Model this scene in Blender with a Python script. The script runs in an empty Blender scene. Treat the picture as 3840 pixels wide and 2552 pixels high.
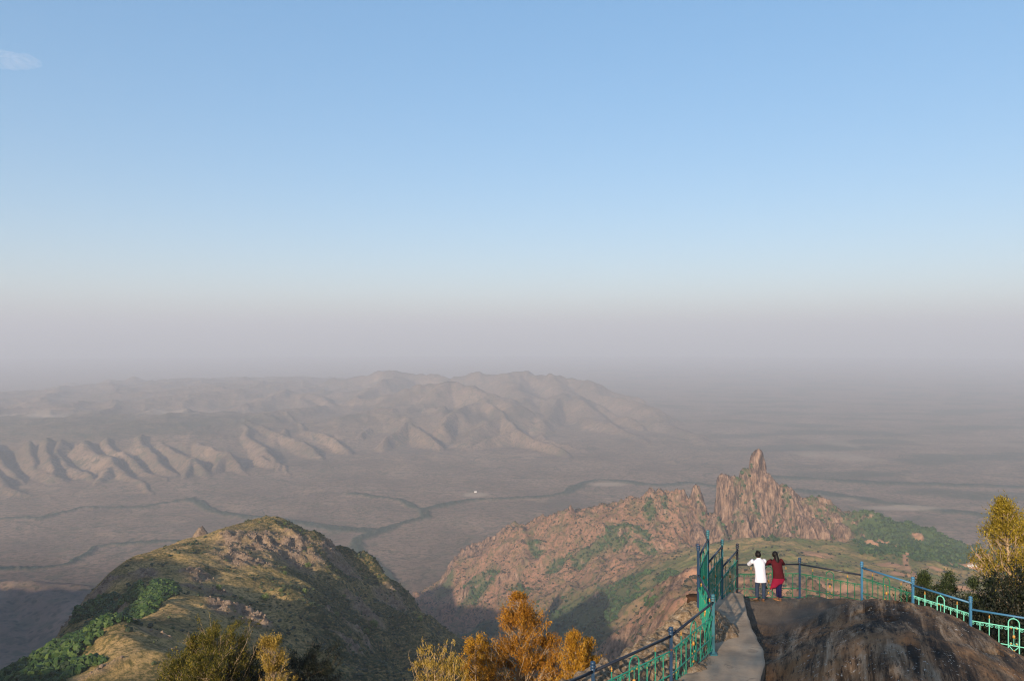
import bpy, math, random
import numpy as np
from mathutils import Vector, Matrix

S = bpy.context.scene
C = S.collection
F = 800.0                     # focal length in pixels of a 1024 px wide frame
SUN_AZ, SUN_EL = math.radians(24.0), math.radians(19.5)
SUN = Vector((-math.sin(SUN_AZ) * math.cos(SUN_EL), -math.cos(SUN_AZ) * math.cos(SUN_EL), math.sin(SUN_EL)))


def P(u, v, d):
    return ((u - 512.0) / F * d, d, -(v - 340.0) / F * d)


# ------------------------------------------------------------------ objects
def tag(o, label, cat, group=None, kind=None):
    o['label'] = label
    o['category'] = cat
    if group:
        o['group'] = group
    if kind:
        o['kind'] = kind
    return o


def empty(name, loc, rz=0.0):
    o = bpy.data.objects.new(name, None)
    C.objects.link(o)
    o.location = loc
    o.rotation_euler = (0, 0, rz)
    o.empty_display_size = 0.1
    return o


def link(name, me, mat, parent=None, loc=None):
    o = bpy.data.objects.new(name, me)
    C.objects.link(o)
    if mat is not None:
        if not me.materials:
            me.materials.append(mat)
    if parent is not None:
        o.parent = parent
    if loc is not None:
        o.location = loc
    return o


def np_mesh(name, V, faces, smooth=True, attrs=None):
    """V (n,3); faces (m,k) with k = 3 or 4."""
    V = np.ascontiguousarray(V, dtype=np.float32)
    faces = np.ascontiguousarray(faces, dtype=np.int32)
    m, k = faces.shape
    me = bpy.data.meshes.new(name)
    me.vertices.add(len(V))
    me.vertices.foreach_set('co', V.ravel())
    me.loops.add(m * k)
    me.loops.foreach_set('vertex_index', faces.ravel())
    me.polygons.add(m)
    me.polygons.foreach_set('loop_start', np.arange(0, m * k, k, dtype=np.int32))
    me.polygons.foreach_set('use_smooth', np.full(m, smooth, dtype=bool))
    for an, arr in (attrs or {}).items():
        a = me.attributes.new(an, 'FLOAT', 'POINT')
        a.data.foreach_set('value', np.ascontiguousarray(arr, dtype=np.float32).ravel())
    me.update(calc_edges=True)
    me.validate()
    return me


def grid_faces(ni, nj):
    i, j = np.meshgrid(np.arange(ni - 1), np.arange(nj - 1), indexing='ij')
    a = (i * nj + j).ravel()
    return np.stack([a, a + nj, a + nj + 1, a + 1], 1)


class MB:
    """Collects tubes, boxes, balls and lathes into one mesh."""
    def __init__(self):
        self.v, self.f = [], []

    def add(self, vs, fs):
        b = len(self.v)
        self.v.extend(tuple(p) for p in vs)
        self.f.extend(tuple(i + b for i in f) for f in fs)

    def tube(self, pts, r, n=6, caps=True):
        pts = [Vector(p) for p in pts]
        rs = r if isinstance(r, (list, tuple)) else [r] * len(pts)
        vs, fs = [], []
        prev = None
        for k, p in enumerate(pts):
            t = (pts[min(k + 1, len(pts) - 1)] - pts[max(k - 1, 0)])
            t = t.normalized() if t.length > 1e-9 else Vector((0, 0, 1))
            if prev is None:
                a = Vector((0, 0, 1)) if abs(t.z) < 0.9 else Vector((1, 0, 0))
                x = t.cross(a).normalized()
            else:
                x = (prev - t * prev.dot(t))
                x = x.normalized() if x.length > 1e-6 else t.orthogonal().normalized()
            prev = x
            y = t.cross(x)
            for i in range(n):
                an = 2 * math.pi * i / n
                vs.append(p + (x * math.cos(an) + y * math.sin(an)) * rs[k])
        for k in range(len(pts) - 1):
            for i in range(n):
                j = (i + 1) % n
                fs.append((k * n + i, k * n + j, (k + 1) * n + j, (k + 1) * n + i))
        if caps:
            fs.append(tuple(range(n - 1, -1, -1)))
            b = (len(pts) - 1) * n
            fs.append(tuple(b + i for i in range(n)))
        self.add(vs, fs)

    def box(self, c, s, M=None):
        c = Vector(c)
        vs = []
        for dz in (-1, 1):
            for dy in (-1, 1):
                for dx in (-1, 1):
                    w = Vector((dx * s[0] / 2, dy * s[1] / 2, dz * s[2] / 2))
                    vs.append(c + (M @ w if M is not None else w))
        self.add(vs, [(0, 2, 3, 1), (4, 5, 7, 6), (0, 1, 5, 4), (2, 6, 7, 3), (0, 4, 6, 2), (1, 3, 7, 5)])

    def ball(self, c, r, nu=8, nv=6, sc=(1, 1, 1)):
        c = Vector(c)
        vs = [c + Vector((0, 0, r * sc[2]))]
        for i in range(1, nv):
            ph = math.pi * i / nv
            for j in range(nu):
                th = 2 * math.pi * j / nu
                vs.append(c + Vector((r * sc[0] * math.sin(ph) * math.cos(th), r * sc[1] * math.sin(ph) * math.sin(th), r * sc[2] * math.cos(ph))))
        vs.append(c - Vector((0, 0, r * sc[2])))
        fs = [(0, 1 + j, 1 + (j + 1) % nu) for j in range(nu)]
        for i in range(nv - 2):
            for j in range(nu):
                a, b = 1 + i * nu + j, 1 + i * nu + (j + 1) % nu
                fs.append((a, a + nu, b + nu, b))
        b0 = 1 + (nv - 2) * nu
        fs += [(len(vs) - 1, b0 + (j + 1) % nu, b0 + j) for j in range(nu)]
        self.add(vs, fs)

    def loft(self, rings, caps=True):
        """rings: lists of equal length of points."""
        n = len(rings[0])
        vs = [p for r in rings for p in r]
        fs = []
        for k in range(len(rings) - 1):
            for i in range(n):
                j = (i + 1) % n
                fs.append((k * n + i, k * n + j, (k + 1) * n + j, (k + 1) * n + i))
        if caps:
            fs.append(tuple(range(n - 1, -1, -1)))
            b = (len(rings) - 1) * n
            fs.append(tuple(b + i for i in range(n)))
        self.add(vs, fs)

    def lathe(self, c, prof, n=10):
        """prof: (radius, z) from bottom to top."""
        c = Vector(c)
        self.loft([[c + Vector((r * math.cos(2 * math.pi * i / n), r * math.sin(2 * math.pi * i / n), z)) for i in range(n)] for r, z in prof])

    def build(self, name, mat, parent=None, smooth=False, loc=None):
        me = bpy.data.meshes.new(name)
        me.from_pydata(self.v, [], self.f)
        me.validate()
        if smooth:
            me.polygons.foreach_set('use_smooth', [True] * len(me.polygons))
        return link(name, me, mat, parent, loc)


# ------------------------------------------------------------------ noise
class Perlin:
    def __init__(self, seed):
        r = np.random.RandomState(seed)
        self.p = np.tile(r.permutation(256), 2)
        a = r.rand(256) * 2 * np.pi
        self.gx, self.gy = np.cos(a), np.sin(a)

    def __call__(self, x, y):
        x = np.asarray(x, dtype=np.float64)
        y = np.asarray(y, dtype=np.float64)
        xf, yf = np.floor(x), np.floor(y)
        xi, yi = xf.astype(np.int64) & 255, yf.astype(np.int64) & 255
        dx, dy = x - xf, y - yf
        u = dx * dx * dx * (dx * (dx * 6 - 15) + 10)
        w = dy * dy * dy * (dy * (dy * 6 - 15) + 10)
        p, gx, gy = self.p, self.gx, self.gy

        def g(ix, iy, ax, ay):
            h = p[p[ix & 255] + (iy & 255)]
            return gx[h] * ax + gy[h] * ay
        n00 = g(xi, yi, dx, dy)
        n10 = g(xi + 1, yi, dx - 1, dy)
        n01 = g(xi, yi + 1, dx, dy - 1)
        n11 = g(xi + 1, yi + 1, dx - 1, dy - 1)
        return ((n00 * (1 - u) + n10 * u) * (1 - w) + (n01 * (1 - u) + n11 * u) * w) * 1.5


_pn = {}


def pn(seed):
    if seed not in _pn:
        _pn[seed] = Perlin(seed)
    return _pn[seed]


def fbm(x, y, wl, octv=5, seed=1, gain=0.5):
    s, a, t = 0.0, 1.0, 0.0
    for k in range(octv):
        f = 2.0 ** k / wl
        s = s + a * pn(seed + k)(x * f + 17.3 * k, y * f - 9.1 * k)
        t += a
        a *= gain
    return s / t


def ridged(x, y, wl, octv=5, seed=1, gain=0.5):
    s, a, t, w = 0.0, 1.0, 0.0, 1.0
    for k in range(octv):
        f = 2.0 ** k / wl
        n = 1.0 - np.abs(pn(seed + k)(x * f + 5.7 * k, y * f + 3.3 * k))
        n = n * n * w
        w = np.clip(n * 1.6, 0, 1)
        s = s + a * n
        t += a
        a *= gain
    return s / t


def sstep(a, b, x):
    t = np.clip((x - a) / (b - a), 0, 1)
    return t * t * (3 - 2 * t)


def tps(ctrl, X, Y, smooth=0.0):
    """Thin plate spline through (x, y, z) control points, evaluated on X, Y."""
    c = np.array(ctrl, dtype=np.float64)
    mx, my = c[:, 0].mean(), c[:, 1].mean()
    sc = max(np.ptp(c[:, 0]), np.ptp(c[:, 1]))
    px, py = (c[:, 0] - mx) / sc, (c[:, 1] - my) / sc
    n = len(c)

    def phi(r2):
        return np.where(r2 > 1e-14, 0.5 * r2 * np.log(np.maximum(r2, 1e-14)), 0.0)
    A = np.zeros((n + 3, n + 3))
    A[:n, :n] = phi((px[:, None] - px) ** 2 + (py[:, None] - py) ** 2) + np.eye(n) * smooth
    A[:n, n], A[:n, n + 1], A[:n, n + 2] = 1, px, py
    A[n:, :n] = A[:n, n:].T
    w = np.linalg.solve(A, np.concatenate([c[:, 2], np.zeros(3)]))
    x, y = (X - mx) / sc, (Y - my) / sc
    Z = w[n] + w[n + 1] * x + w[n + 2] * y
    for k in range(n):
        Z = Z + w[k] * phi((x - px[k]) ** 2 + (y - py[k]) ** 2)
    return Z


def polyline_dist(X, Y, pts):
    """Distance to a polyline and the interpolated third coordinate at the nearest point."""
    D = np.full(X.shape, 1e18)
    Z = np.zeros(X.shape)
    for (x0, y0, z0), (x1, y1, z1) in zip(pts[:-1], pts[1:]):
        dx, dy = x1 - x0, y1 - y0
        L2 = dx * dx + dy * dy + 1e-9
        t = np.clip(((X - x0) * dx + (Y - y0) * dy) / L2, 0, 1)
        d = np.hypot(X - x0 - t * dx, Y - y0 - t * dy)
        m = d < D
        D = np.where(m, d, D)
        Z = np.where(m, z0 + t * (z1 - z0), Z)
    return D, Z


def blob(X, Y, cx, cy, rx, ry, rot=0.0, soft=0.35):
    """1 inside a (rotated) ellipse, fading out over its border."""
    c, s = math.cos(rot), math.sin(rot)
    a = ((X - cx) * c + (Y - cy) * s) / rx
    b = (-(X - cx) * s + (Y - cy) * c) / ry
    return sstep(1 + soft, 1 - soft, np.hypot(a, b))


# ------------------------------------------------------------------ materials
class Mat:
    def __init__(self, name, rough=0.9, spec=0.2):
        self.m = bpy.data.materials.new(name)
        self.m.use_nodes = True
        self.t = self.m.node_tree
        self.N, self.L = self.t.nodes, self.t.links
        self.b = self.N['Principled BSDF']
        self.b.inputs['Roughness'].default_value = rough
        self.b.inputs['Specular IOR Level'].default_value = spec
        self._pos = None

    def sock(self, node, name, val):
        s = node.inputs[name]
        if isinstance(val, bpy.types.NodeSocket):
            self.L.new(val, s)
        elif isinstance(val, (tuple, list)) and len(val) == 3 and s.type == 'RGBA':
            s.default_value = (*val, 1)
        else:
            s.default_value = val

    def pos(self):
        if self._pos is None:
            self._pos = self.N.new('ShaderNodeNewGeometry').outputs['Position']
        return self._pos

    def objpos(self):
        return self.N.new('ShaderNodeTexCoord').outputs['Object']

    def mapped(self, scale=(1, 1, 1), rot=(0, 0, 0), src=None, tex=False):
        n = self.N.new('ShaderNodeMapping')
        n.vector_type = 'TEXTURE' if tex else 'POINT'
        self.L.new(src or self.pos(), n.inputs['Vector'])
        n.inputs['Scale'].default_value = scale
        n.inputs['Rotation'].default_value = rot
        return n.outputs[0]

    def noise(self, scale, detail=4, rough=0.55, vec=None, dist=0.0):
        n = self.N.new('ShaderNodeTexNoise')
        n.inputs['Scale'].default_value = scale
        n.inputs['Detail'].default_value = detail
        n.inputs['Roughness'].default_value = rough
        n.inputs['Distortion'].default_value = dist
        self.L.new(vec or self.pos(), n.inputs['Vector'])
        return n.outputs['Fac']

    def voro(self, scale, vec=None, feature='F1', out='Distance'):
        n = self.N.new('ShaderNodeTexVoronoi')
        n.feature = feature
        n.inputs['Scale'].default_value = scale
        self.L.new(vec or self.pos(), n.inputs['Vector'])
        return n.outputs[out]

    def ramp(self, fac, stops, interp='LINEAR'):
        n = self.N.new('ShaderNodeValToRGB')
        e = n.color_ramp.elements
        n.color_ramp.interpolation = interp
        while len(e) < len(stops):
            e.new(0.5)
        for k, (p, c) in enumerate(stops):
            e[k].position = p
            c = (c, c, c) if not isinstance(c, (tuple, list)) else c
            e[k].color = (*c, 1)
        self.L.new(fac, n.inputs[0])
        return n.outputs['Color']

    def rng(self, fac, a, b, lo=0.0, hi=1.0):
        n = self.N.new('ShaderNodeMapRange')
        n.interpolation_type = 'SMOOTHSTEP'
        for k, v in (('From Min', a), ('From Max', b), ('To Min', lo), ('To Max', hi)):
            n.inputs[k].default_value = v
        self.L.new(fac, n.inputs['Value'])
        return n.outputs[0]

    def math(self, op, a, b=0.0):
        n = self.N.new('ShaderNodeMath')
        n.operation = op
        for k, v in ((0, a), (1, b)):
            if isinstance(v, bpy.types.NodeSocket):
                self.L.new(v, n.inputs[k])
            else:
                n.inputs[k].default_value = v
        return n.outputs[0]

    def mix(self, fac, a, b, mode='MIX'):
        n = self.N.new('ShaderNodeMix')
        n.data_type = 'RGBA'
        n.blend_type = mode
        n.clamp_factor = True
        ins = [s for s in n.inputs if s.enabled]
        for s, v in zip((n.inputs[0], n.inputs[6], n.inputs[7]), (fac, a, b)):
            if isinstance(v, bpy.types.NodeSocket):
                self.L.new(v, s)
            elif isinstance(v, (tuple, list)):
                s.default_value = (*v, 1)
            else:
                s.default_value = v
        return n.outputs[2]

    def attr(self, name):
        n = self.N.new('ShaderNodeAttribute')
        n.attribute_name = name
        return n.outputs['Fac']

    def normal_z(self):
        g = self.N.new('ShaderNodeNewGeometry')
        s = self.N.new('ShaderNodeSeparateXYZ')
        self.L.new(g.outputs['Normal'], s.inputs[0])
        return s.outputs['Z']

    def bump(self, h, strength, dist):
        n = self.N.new('ShaderNodeBump')
        n.inputs['Strength'].default_value = strength
        n.inputs['Distance'].default_value = dist
        self.L.new(h, n.inputs['Height'])
        self.L.new(n.outputs[0], self.b.inputs['Normal'])

    def color(self, c):
        self.sock(self.b, 'Base Color', c)

    def get(self):
        return self.m


def leaf_mat(name, dark, mid, light, transl=0.3, rough=0.6):
    """Foliage: colour from a per-leaf 'tint' attribute, some light passing through."""
    M = Mat(name, rough, 0.25)
    c = M.ramp(M.attr('tint'), [(0.0, dark), (0.5, mid), (1.0, light)])
    M.color(c)
    tr = M.N.new('ShaderNodeBsdfTranslucent')
    M.L.new(c, tr.inputs['Color'])
    mx = M.N.new('ShaderNodeMixShader')
    mx.inputs[0].default_value = transl
    M.L.new(M.b.outputs[0], mx.inputs[1])
    M.L.new(tr.outputs[0], mx.inputs[2])
    M.L.new(mx.outputs[0], M.N['Material Output'].inputs['Surface'])
    return M.get()


def paint(name, col, rust=(0.16, 0.06, 0.02), rough=0.45, amount=0.62, scale=9.0):
    M = Mat(name, rough, 0.4)
    n = M.noise(scale, 5, 0.65)
    w = M.noise(scale * 0.3, 3)
    base = M.mix(w, tuple(c * 0.75 for c in col), tuple(min(1, c * 1.2) for c in col))
    M.color(M.mix(M.rng(n, amount, amount + 0.1), base, rust))
    return M.get()
# ================================================================== the land
PLAIN = -900.0
rng = np.random.RandomState(7)


def terrain(name, xs, ys, Z, mat, label, cat, attrs=None, XY=None):
    X, Y = XY or np.meshgrid(xs, ys, indexing='ij')
    V = np.stack([X.ravel(), Y.ravel(), Z.ravel()], 1)
    me = np_mesh(name, V, grid_faces(len(xs), len(ys)), True, {k: a.ravel() for k, a in (attrs or {}).items()})
    o = link(name, me, mat)
    return tag(o, label, cat, kind='structure')


def spaced(*segs):
    """Grid lines: (start, end, step) pieces joined."""
    out = []
    for a, b, s in segs:
        out.append(np.arange(a, b, s))
    return np.concatenate(out + [[segs[-1][1]]])


_ico = {}


def ico(sub):
    if sub not in _ico:
        import bmesh
        bm = bmesh.new()
        bmesh.ops.create_icosphere(bm, subdivisions=sub, radius=1.0)
        v = np.array([x.co[:] for x in bm.verts])
        f = np.array([[q.index for q in p.verts] for p in bm.faces])
        bm.free()
        _ico[sub] = (v, f)
    return _ico[sub]


def clumps(name, pts, rad, mat, sub=2, squash=0.8, seed=1, jitter=0.32):
    """Many small uneven bushes in one mesh (for what nobody could count)."""
    r = np.random.RandomState(seed)
    v, f = ico(sub)
    n = len(pts)
    nv = len(v)
    jit = 1 + jitter * (r.rand(n, nv) * 2 - 1)
    ang = r.rand(n) * 2 * np.pi
    ca, sa = np.cos(ang), np.sin(ang)
    sx, sy, sz = (0.8 + 0.45 * r.rand(n) for _ in range(3))
    bx = (v[:, 0] * jit) * sx[:, None]
    by = (v[:, 1] * jit) * sy[:, None]
    bz = (v[:, 2] * jit) * sz[:, None] * squash
    R = rad[:, None]
    V = np.stack([pts[:, 0, None] + R * (bx * ca[:, None] - by * sa[:, None]),
                  pts[:, 1, None] + R * (bx * sa[:, None] + by * ca[:, None]),
                  pts[:, 2, None] + R * (bz + 0.35 * squash)], 2).reshape(-1, 3)
    Fc = (f[None] + (np.arange(n) * nv)[:, None, None]).reshape(-1, 3)
    tint = np.clip(r.rand(n)[:, None] * 0.75 + 0.25 * r.rand(n, nv), 0, 1)
    return np_mesh(name, V, Fc, False, {'tint': tint.ravel()})


def bilin(xs, ys, Z, x, y):
    i = np.clip(np.searchsorted(xs, x) - 1, 0, len(xs) - 2)
    j = np.clip(np.searchsorted(ys, y) - 1, 0, len(ys) - 2)
    a = np.clip((x - xs[i]) / (xs[i + 1] - xs[i]), 0, 1)
    b = np.clip((y - ys[j]) / (ys[j + 1] - ys[j]), 0, 1)
    return (Z[i, j] * (1 - a) + Z[i + 1, j] * a) * (1 - b) + (Z[i, j + 1] * (1 - a) + Z[i + 1, j + 1] * a) * b


def scatter(xs, ys, Z, W, n, seed, region=None):
    """n random places on a height field, weighted by W (0..1), where the camera side can see them."""
    r = np.random.RandomState(seed)
    out = []
    x0, x1, y0, y1 = region or (xs[0], xs[-1], ys[0], ys[-1])
    got = 0
    for _ in range(60):
        x = x0 + r.rand(n) * (x1 - x0)
        y = y0 + r.rand(n) * (y1 - y0)
        w = bilin(xs, ys, W, x, y)
        k = r.rand(n) < w
        out.append(np.stack([x[k], y[k], bilin(xs, ys, Z, x[k], y[k])], 1))
        got += k.sum()
        if got >= n:
            break
    return np.concatenate(out)[:n]


# ------------------------------------------------------------------ the plain, the far ranges, out to the horizon
def on_plain(u, v):
    d = -PLAIN * F / (v - 340.0)
    x, y, z = P(u, v, d)
    return (x, y, 0.0)


def build_ground():
    th = np.radians(spaced((-180, -44, 4.0), (-44, -35, 0.5), (-35, 35, 0.078), (35, 44, 0.5), (44, 180, 4.0)))
    inv = np.concatenate([np.linspace(1 / 420.0, 1 / 1600.0, 50, endpoint=False), np.linspace(1 / 1600.0, 1 / 14000.0, 430, endpoint=False), np.linspace(1 / 14000.0, 1 / 46000.0, 24)])
    rr = 1.0 / inv
    R, T = np.meshgrid(rr, th, indexing='ij')
    X, Y = R * np.sin(T), R * np.cos(T)
    # wobble the domain so that nothing runs straight
    wx = X + 120 * fbm(X, Y, 900, 4, 40)
    wy = Y + 120 * fbm(X, Y, 900, 4, 50)
    Z = np.full(X.shape, PLAIN)
    Z += (1 - sstep(500, 2700, R)) * 330
    # plateau behind the left escarpment and the far massif
    ctrl = []
    for u, v, d in ((-200, 436, 5900), (0, 438, 5750), (60, 436, 5850), (120, 437, 5900), (180, 436, 6000), (230, 432, 6300), (270, 425, 6800),
                    (0, 415, 7400), (100, 410, 7800), (180, 408, 8000), (-200, 415, 7400), (260, 404, 8800), (330, 408, 8200),
                    (300, 392, 9000), (400, 408, 7900), (440, 385, 9300), (480, 402, 8300), (520, 398, 8600), (560, 410, 8500), (620, 425, 8500),
                    (0, 385, 12500), (100, 379, 14500), (190, 379, 13500), (250, 384, 12000), (330, 378, 13000), (395, 371, 12500), (450, 376, 12000), (500, 371.5, 11600), (520, 372, 11500), (545, 376, 11400),
                    (590, 381, 11500), (625, 390, 12000), (680, 402, 13000), (0, 378, 19000), (300, 374, 19000), (500, 372, 19000)):
        ctrl.append(P(u, v, d))
    for u, v in ((-250, 500), (0, 492), (60, 496), (120, 497), (200, 488), (250, 478), (300, 474), (360, 470), (430, 468), (500, 466), (560, 466), (620, 458), (700, 452), (780, 445), (900, 435), (1050, 430)):
        x, y, _ = on_plain(u, v)
        ctrl.append((x, y, PLAIN))
    for u, d in ((-200, 3000), (200, 3200), (512, 3500), (800, 3500), (1100, 3500), (800, 12000), (1000, 12000), (1200, 12000), (1000, 19000), (750, 19000)):
        ctrl.append(((u - 512) / F * d, d, PLAIN))
    far = R < 20500
    base = np.full(X.shape, PLAIN)
    base[far] = tps(ctrl, wx[far], wy[far], 0.002)
    base = np.clip(base, PLAIN, -300)
    hr_ = base - PLAIN
    base = PLAIN + np.maximum(hr_ - 95 * np.exp(-((hr_ - 125) / 75.0) ** 2) * sstep(2, 60, hr_), 0)
    base = PLAIN + (base - PLAIN) * (1 - 0.5 * sstep(7600, 9000, Y) * sstep(-4200, -2600, X))
    k = sstep(3600, 4600, Y) * sstep(20400, 17000, R) * sstep(-9000, -6500, X)
    Z = np.where(Y > 0, Z + (base - PLAIN) * k, Z)
    # spurs that run down from the escarpment: (u, v, depth) from the crest to the foot
    spurs = [
        [(-60, 440, 5600), (-20, 462, 5100), (30, 497, 4550)],
        [(-10, 439, 5700), (10, 463, 5250), (28, 486, 4850), (52, 503, 4420)],
        [(36, 440, 5700), (44, 466, 5250), (52, 474, 5000)],
        [(57, 437, 5800), (60, 466, 5150), (50, 480, 4900)],
        [(69, 438, 5850), (74, 462, 5350), (83, 477, 5000)],
        [(92, 437, 5850), (104, 458, 5400), (124, 477, 5000), (150, 491, 4700)],
        [(104, 466, 5200), (90, 480, 4900), (82, 490, 4760)],
        [(112, 437, 6000), (128, 457, 5550), (140, 470, 5250), (164, 487, 4850)],
        [(143, 435, 6100), (154, 455, 5600), (169, 475, 5150)],
        [(163, 442, 6050), (191, 457, 5500), (201, 470, 5200)],
        [(191, 457, 5500), (178, 472, 5180), (172, 481, 5000)],
        [(198, 442, 6100), (226, 452, 5650), (248, 477, 5200)],
        [(226, 453, 5650), (210, 470, 5300), (205, 478, 5150)],
        [(241, 423, 6900), (257, 442, 6200), (294, 474, 5300)],
        [(262, 455, 5800), (280, 465, 5500), (276, 478, 5250)],
        [(243, 419, 7100), (279, 429, 6700), (316, 451, 6050), (330, 462, 5850)],
        [(283, 410, 7900), (316, 430, 6900), (345, 448, 6300)],
        [(290, 425, 7000), (272, 438, 6500)],
        [(363, 426, 7200), (350, 436, 6850), (336, 446, 6600)],
        [(408, 422, 7200), (392, 433, 6800), (378, 443, 6500)],
        [(408, 422, 7200), (425, 436, 6700), (440, 445, 6450)],
        [(487, 396, 8600), (465, 402, 8200), (443, 424, 7100)],
        [(484, 396, 8600), (516, 429, 7000), (545, 440, 6500), (561, 450, 6150)],
        [(516, 429, 7000), (492, 438, 6650), (470, 449, 6350)],
        [(540, 432, 7200), (575, 446, 6500), (600, 452, 6300)],
        [(475, 460, 6050), (482, 468, 5800), (490, 476, 5500)],
        [(415, 385, 9500), (450, 380, 9300), (475, 388, 9000), (500, 404, 8300)],
        [(520, 373, 11500), (560, 384, 10500), (600, 402, 9300), (640, 424, 8000)],
        [(350, 410, 8200), (380, 404, 8300), (415, 398, 8500), (440, 404, 8000)],
    ]
    big = [
        [(60, 384, 15000), (130, 377, 14500), (190, 379, 13500), (265, 384, 12500), (330, 380, 12800), (395, 371, 12500), (450, 376, 12000), (500, 371, 11600), (520, 371.5, 11500), (545, 376, 11200), (590, 382, 11000), (625, 394, 10500), (680, 412, 10000)],
        [(330, 405, 9300), (380, 396, 9300), (414, 386, 9400), (442, 379.5, 9400), (470, 383, 9200), (492, 394, 8700), (512, 412, 7900)],
        [(545, 376, 11200), (562, 386, 10300), (580, 402, 9000), (612, 424, 7800), (650, 442, 6900)],
        [(230, 396, 10500), (280, 390, 10500), (320, 394, 9900), (352, 406, 8900)],
        [(500, 371, 11600), (515, 384, 10300), (522, 400, 9000), (535, 420, 7900)],
        [(590, 382, 11000), (625, 400, 9500), (660, 420, 8300), (700, 440, 7100)],
        [(442, 379.5, 9400), (425, 398, 8500), (410, 418, 7600)],
        [(395, 371, 12500), (380, 384, 11000), (362, 396, 9800)],
        [(362, 396, 9800), (345, 408, 8800), (330, 424, 7700), (318, 440, 6900)],
        [(414, 386, 9400), (396, 402, 8500), (378, 420, 7600)],
        [(512, 412, 7900), (488, 424, 7300), (462, 440, 6700)],
        [(280, 390, 10500), (262, 402, 9300), (240, 416, 8200)],
        [(562, 386, 10300), (548, 404, 8900), (540, 424, 7700)],
    ]
    for sp in big:
        pts = [P(*q) for q in sp]
        D, H = polyline_dist(X + 260 * fbm(X, Y, 1100, 4, 170), Y + 260 * fbm(X, Y, 1100, 4, 175), pts)
        h = H + 32 - (0.52 + 0.14 * fbm(X, Y, 900, 3, 177)) * np.sqrt(D * D + 2500.0)
        Z = np.where((D < 2500) & (Y > 5000), np.maximum(Z, h), Z)
    for sp in spurs:
        pts = [P(*q) for q in sp]
        bx = [p[0] for p in pts]
        by = [p[1] for p in pts]
        m = (X > min(bx) - 900) & (X < max(bx) + 900) & (Y > min(by) - 900) & (Y < max(by) + 900)
        D, H = polyline_dist(wx[m] - 60 * fbm(X[m], Y[m], 420, 3, 60), wy[m], pts)
        h = H + 18 - 1.0 * np.sqrt(D * D + 300.0)
        Z[m] = np.maximum(Z[m], h)
    hm = sstep(150, 330, Z - PLAIN) * sstep(7000, 8500, Y)
    Z += hm * ((ridged(wx * 0.8 + wy * 0.5, wy * 0.5 - wx * 0.3, 1900, 4, 160) - 0.55) * 60)
    rough = sstep(PLAIN + 3, PLAIN + 90, Z)
    nz = ridged(X + 110 * fbm(X, Y, 700, 3, 71), Y * 0.5, 760, 5, 70) - 0.5
    Z += rough * (nz * (44 + 62 * sstep(6300, 8500, Y)) + fbm(X, Y, 140, 4, 80) * 10) * sstep(45000, 9000, R)
    Z += sstep(1000, 2500, R) * (fbm(X, Y, 1500, 5, 90) * 11 + fbm(X, Y, 220, 4, 95) * 4.5) * (1 - rough)
    # low folds at the left edge of the plain
    for sp, amp in (([(-90, 572, 2900), (-20, 577, 2760), (40, 583, 2680), (82, 590, 2640)], 0.42), ([(40, 583, 2680), (60, 610, 2480), (75, 640, 2300)], 0.4), ([(-20, 580, 2700), (-10, 620, 2450), (0, 660, 2250)], 0.4)):
        pts = [P(*q) for q in sp]
        m = (X < -500) & (X > -2600) & (Y > 1700) & (Y < 3600)
        D, H = polyline_dist(wx[m], wy[m], pts)
        Z[m] = np.maximum(Z[m], H + 10 - amp * np.sqrt(D * D + 900) + 16 * fbm(X[m], Y[m], 160, 4, 99))
    # masks: where woods follow the water, woods on the plateau, pale fields
    riv = np.zeros(X.shape)
    rivers = [
        ([(720, 487), (690, 483), (660, 485), (625, 481), (598, 479.5), (583, 482), (564, 493), (537, 497.5), (500, 498.5), (469, 500), (442, 505), (423, 509), (424, 517.5), (401, 524), (381, 530), (347, 528.4), (310, 524), (270, 518), (215, 512), (191, 500)], 33),
        ([(381, 530), (367, 535), (355, 543), (363, 555.6), (381, 568), (392, 580)], 30),
        ([(-30, 571), (0, 569.4), (34, 567.7), (68, 564), (86, 555), (94, 547), (113, 543.4), (169, 540.6), (215, 541)], 20),
        ([(0, 519), (40, 518), (82, 507), (140, 507), (191, 498)], 26),
        ([(420, 508), (400, 500), (380, 497), (350, 494)], 24),
        ([(720, 487), (800, 490), (900, 505), (1040, 520)], 60), ([(760, 476), (860, 482), (1040, 488)], 55),
    ]
    for pl, wdt in rivers:
        pts = [on_plain(*q) for q in pl]
        bx, by = [p[0] for p in pts], [p[1] for p in pts]
        m = (X > min(bx) - 400) & (X < max(bx) + 400) & (Y > min(by) - 400) & (Y < max(by) + 400)
        D, _ = polyline_dist(X[m] + 25 * fbm(X[m], Y[m], 130, 3, 33), Y[m] + 40 * fbm(X[m], Y[m], 260, 3, 31), pts)
        w = wdt * (1 + 0.9 * fbm(X[m], Y[m], 300, 3, 36))
        riv[m] = np.maximum(riv[m], sstep(w * 1.5, w * 0.6, D))
    Z += riv * 11 * sstep(1500, 2500, R) * (0.7 + 0.6 * fbm(X, Y, 26, 2, 37))
    wood = sstep(-760, -715, Z) * sstep(-600, -690, Z) * sstep(-1000, -1500, X) * sstep(8200, 7000, Y) * sstep(4600, 5400, Y) * (0.45 + 0.5 * fbm(X, Y, 240, 4, 63))
    field = np.zeros(X.shape)
    fn = sstep(-0.05, 0.25, fbm(X, Y * 0.35, 500, 4, 61))
    for u, v, d, rx, ry in ((40, 413, 7700, 1100, 330), (110, 410, 8000, 900, 300), (175, 407, 8400, 500, 280)):
        x, y, _ = P(u, v, d)
        field = np.maximum(field, blob(X, Y, x, y, rx, ry) * fn)
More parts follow.
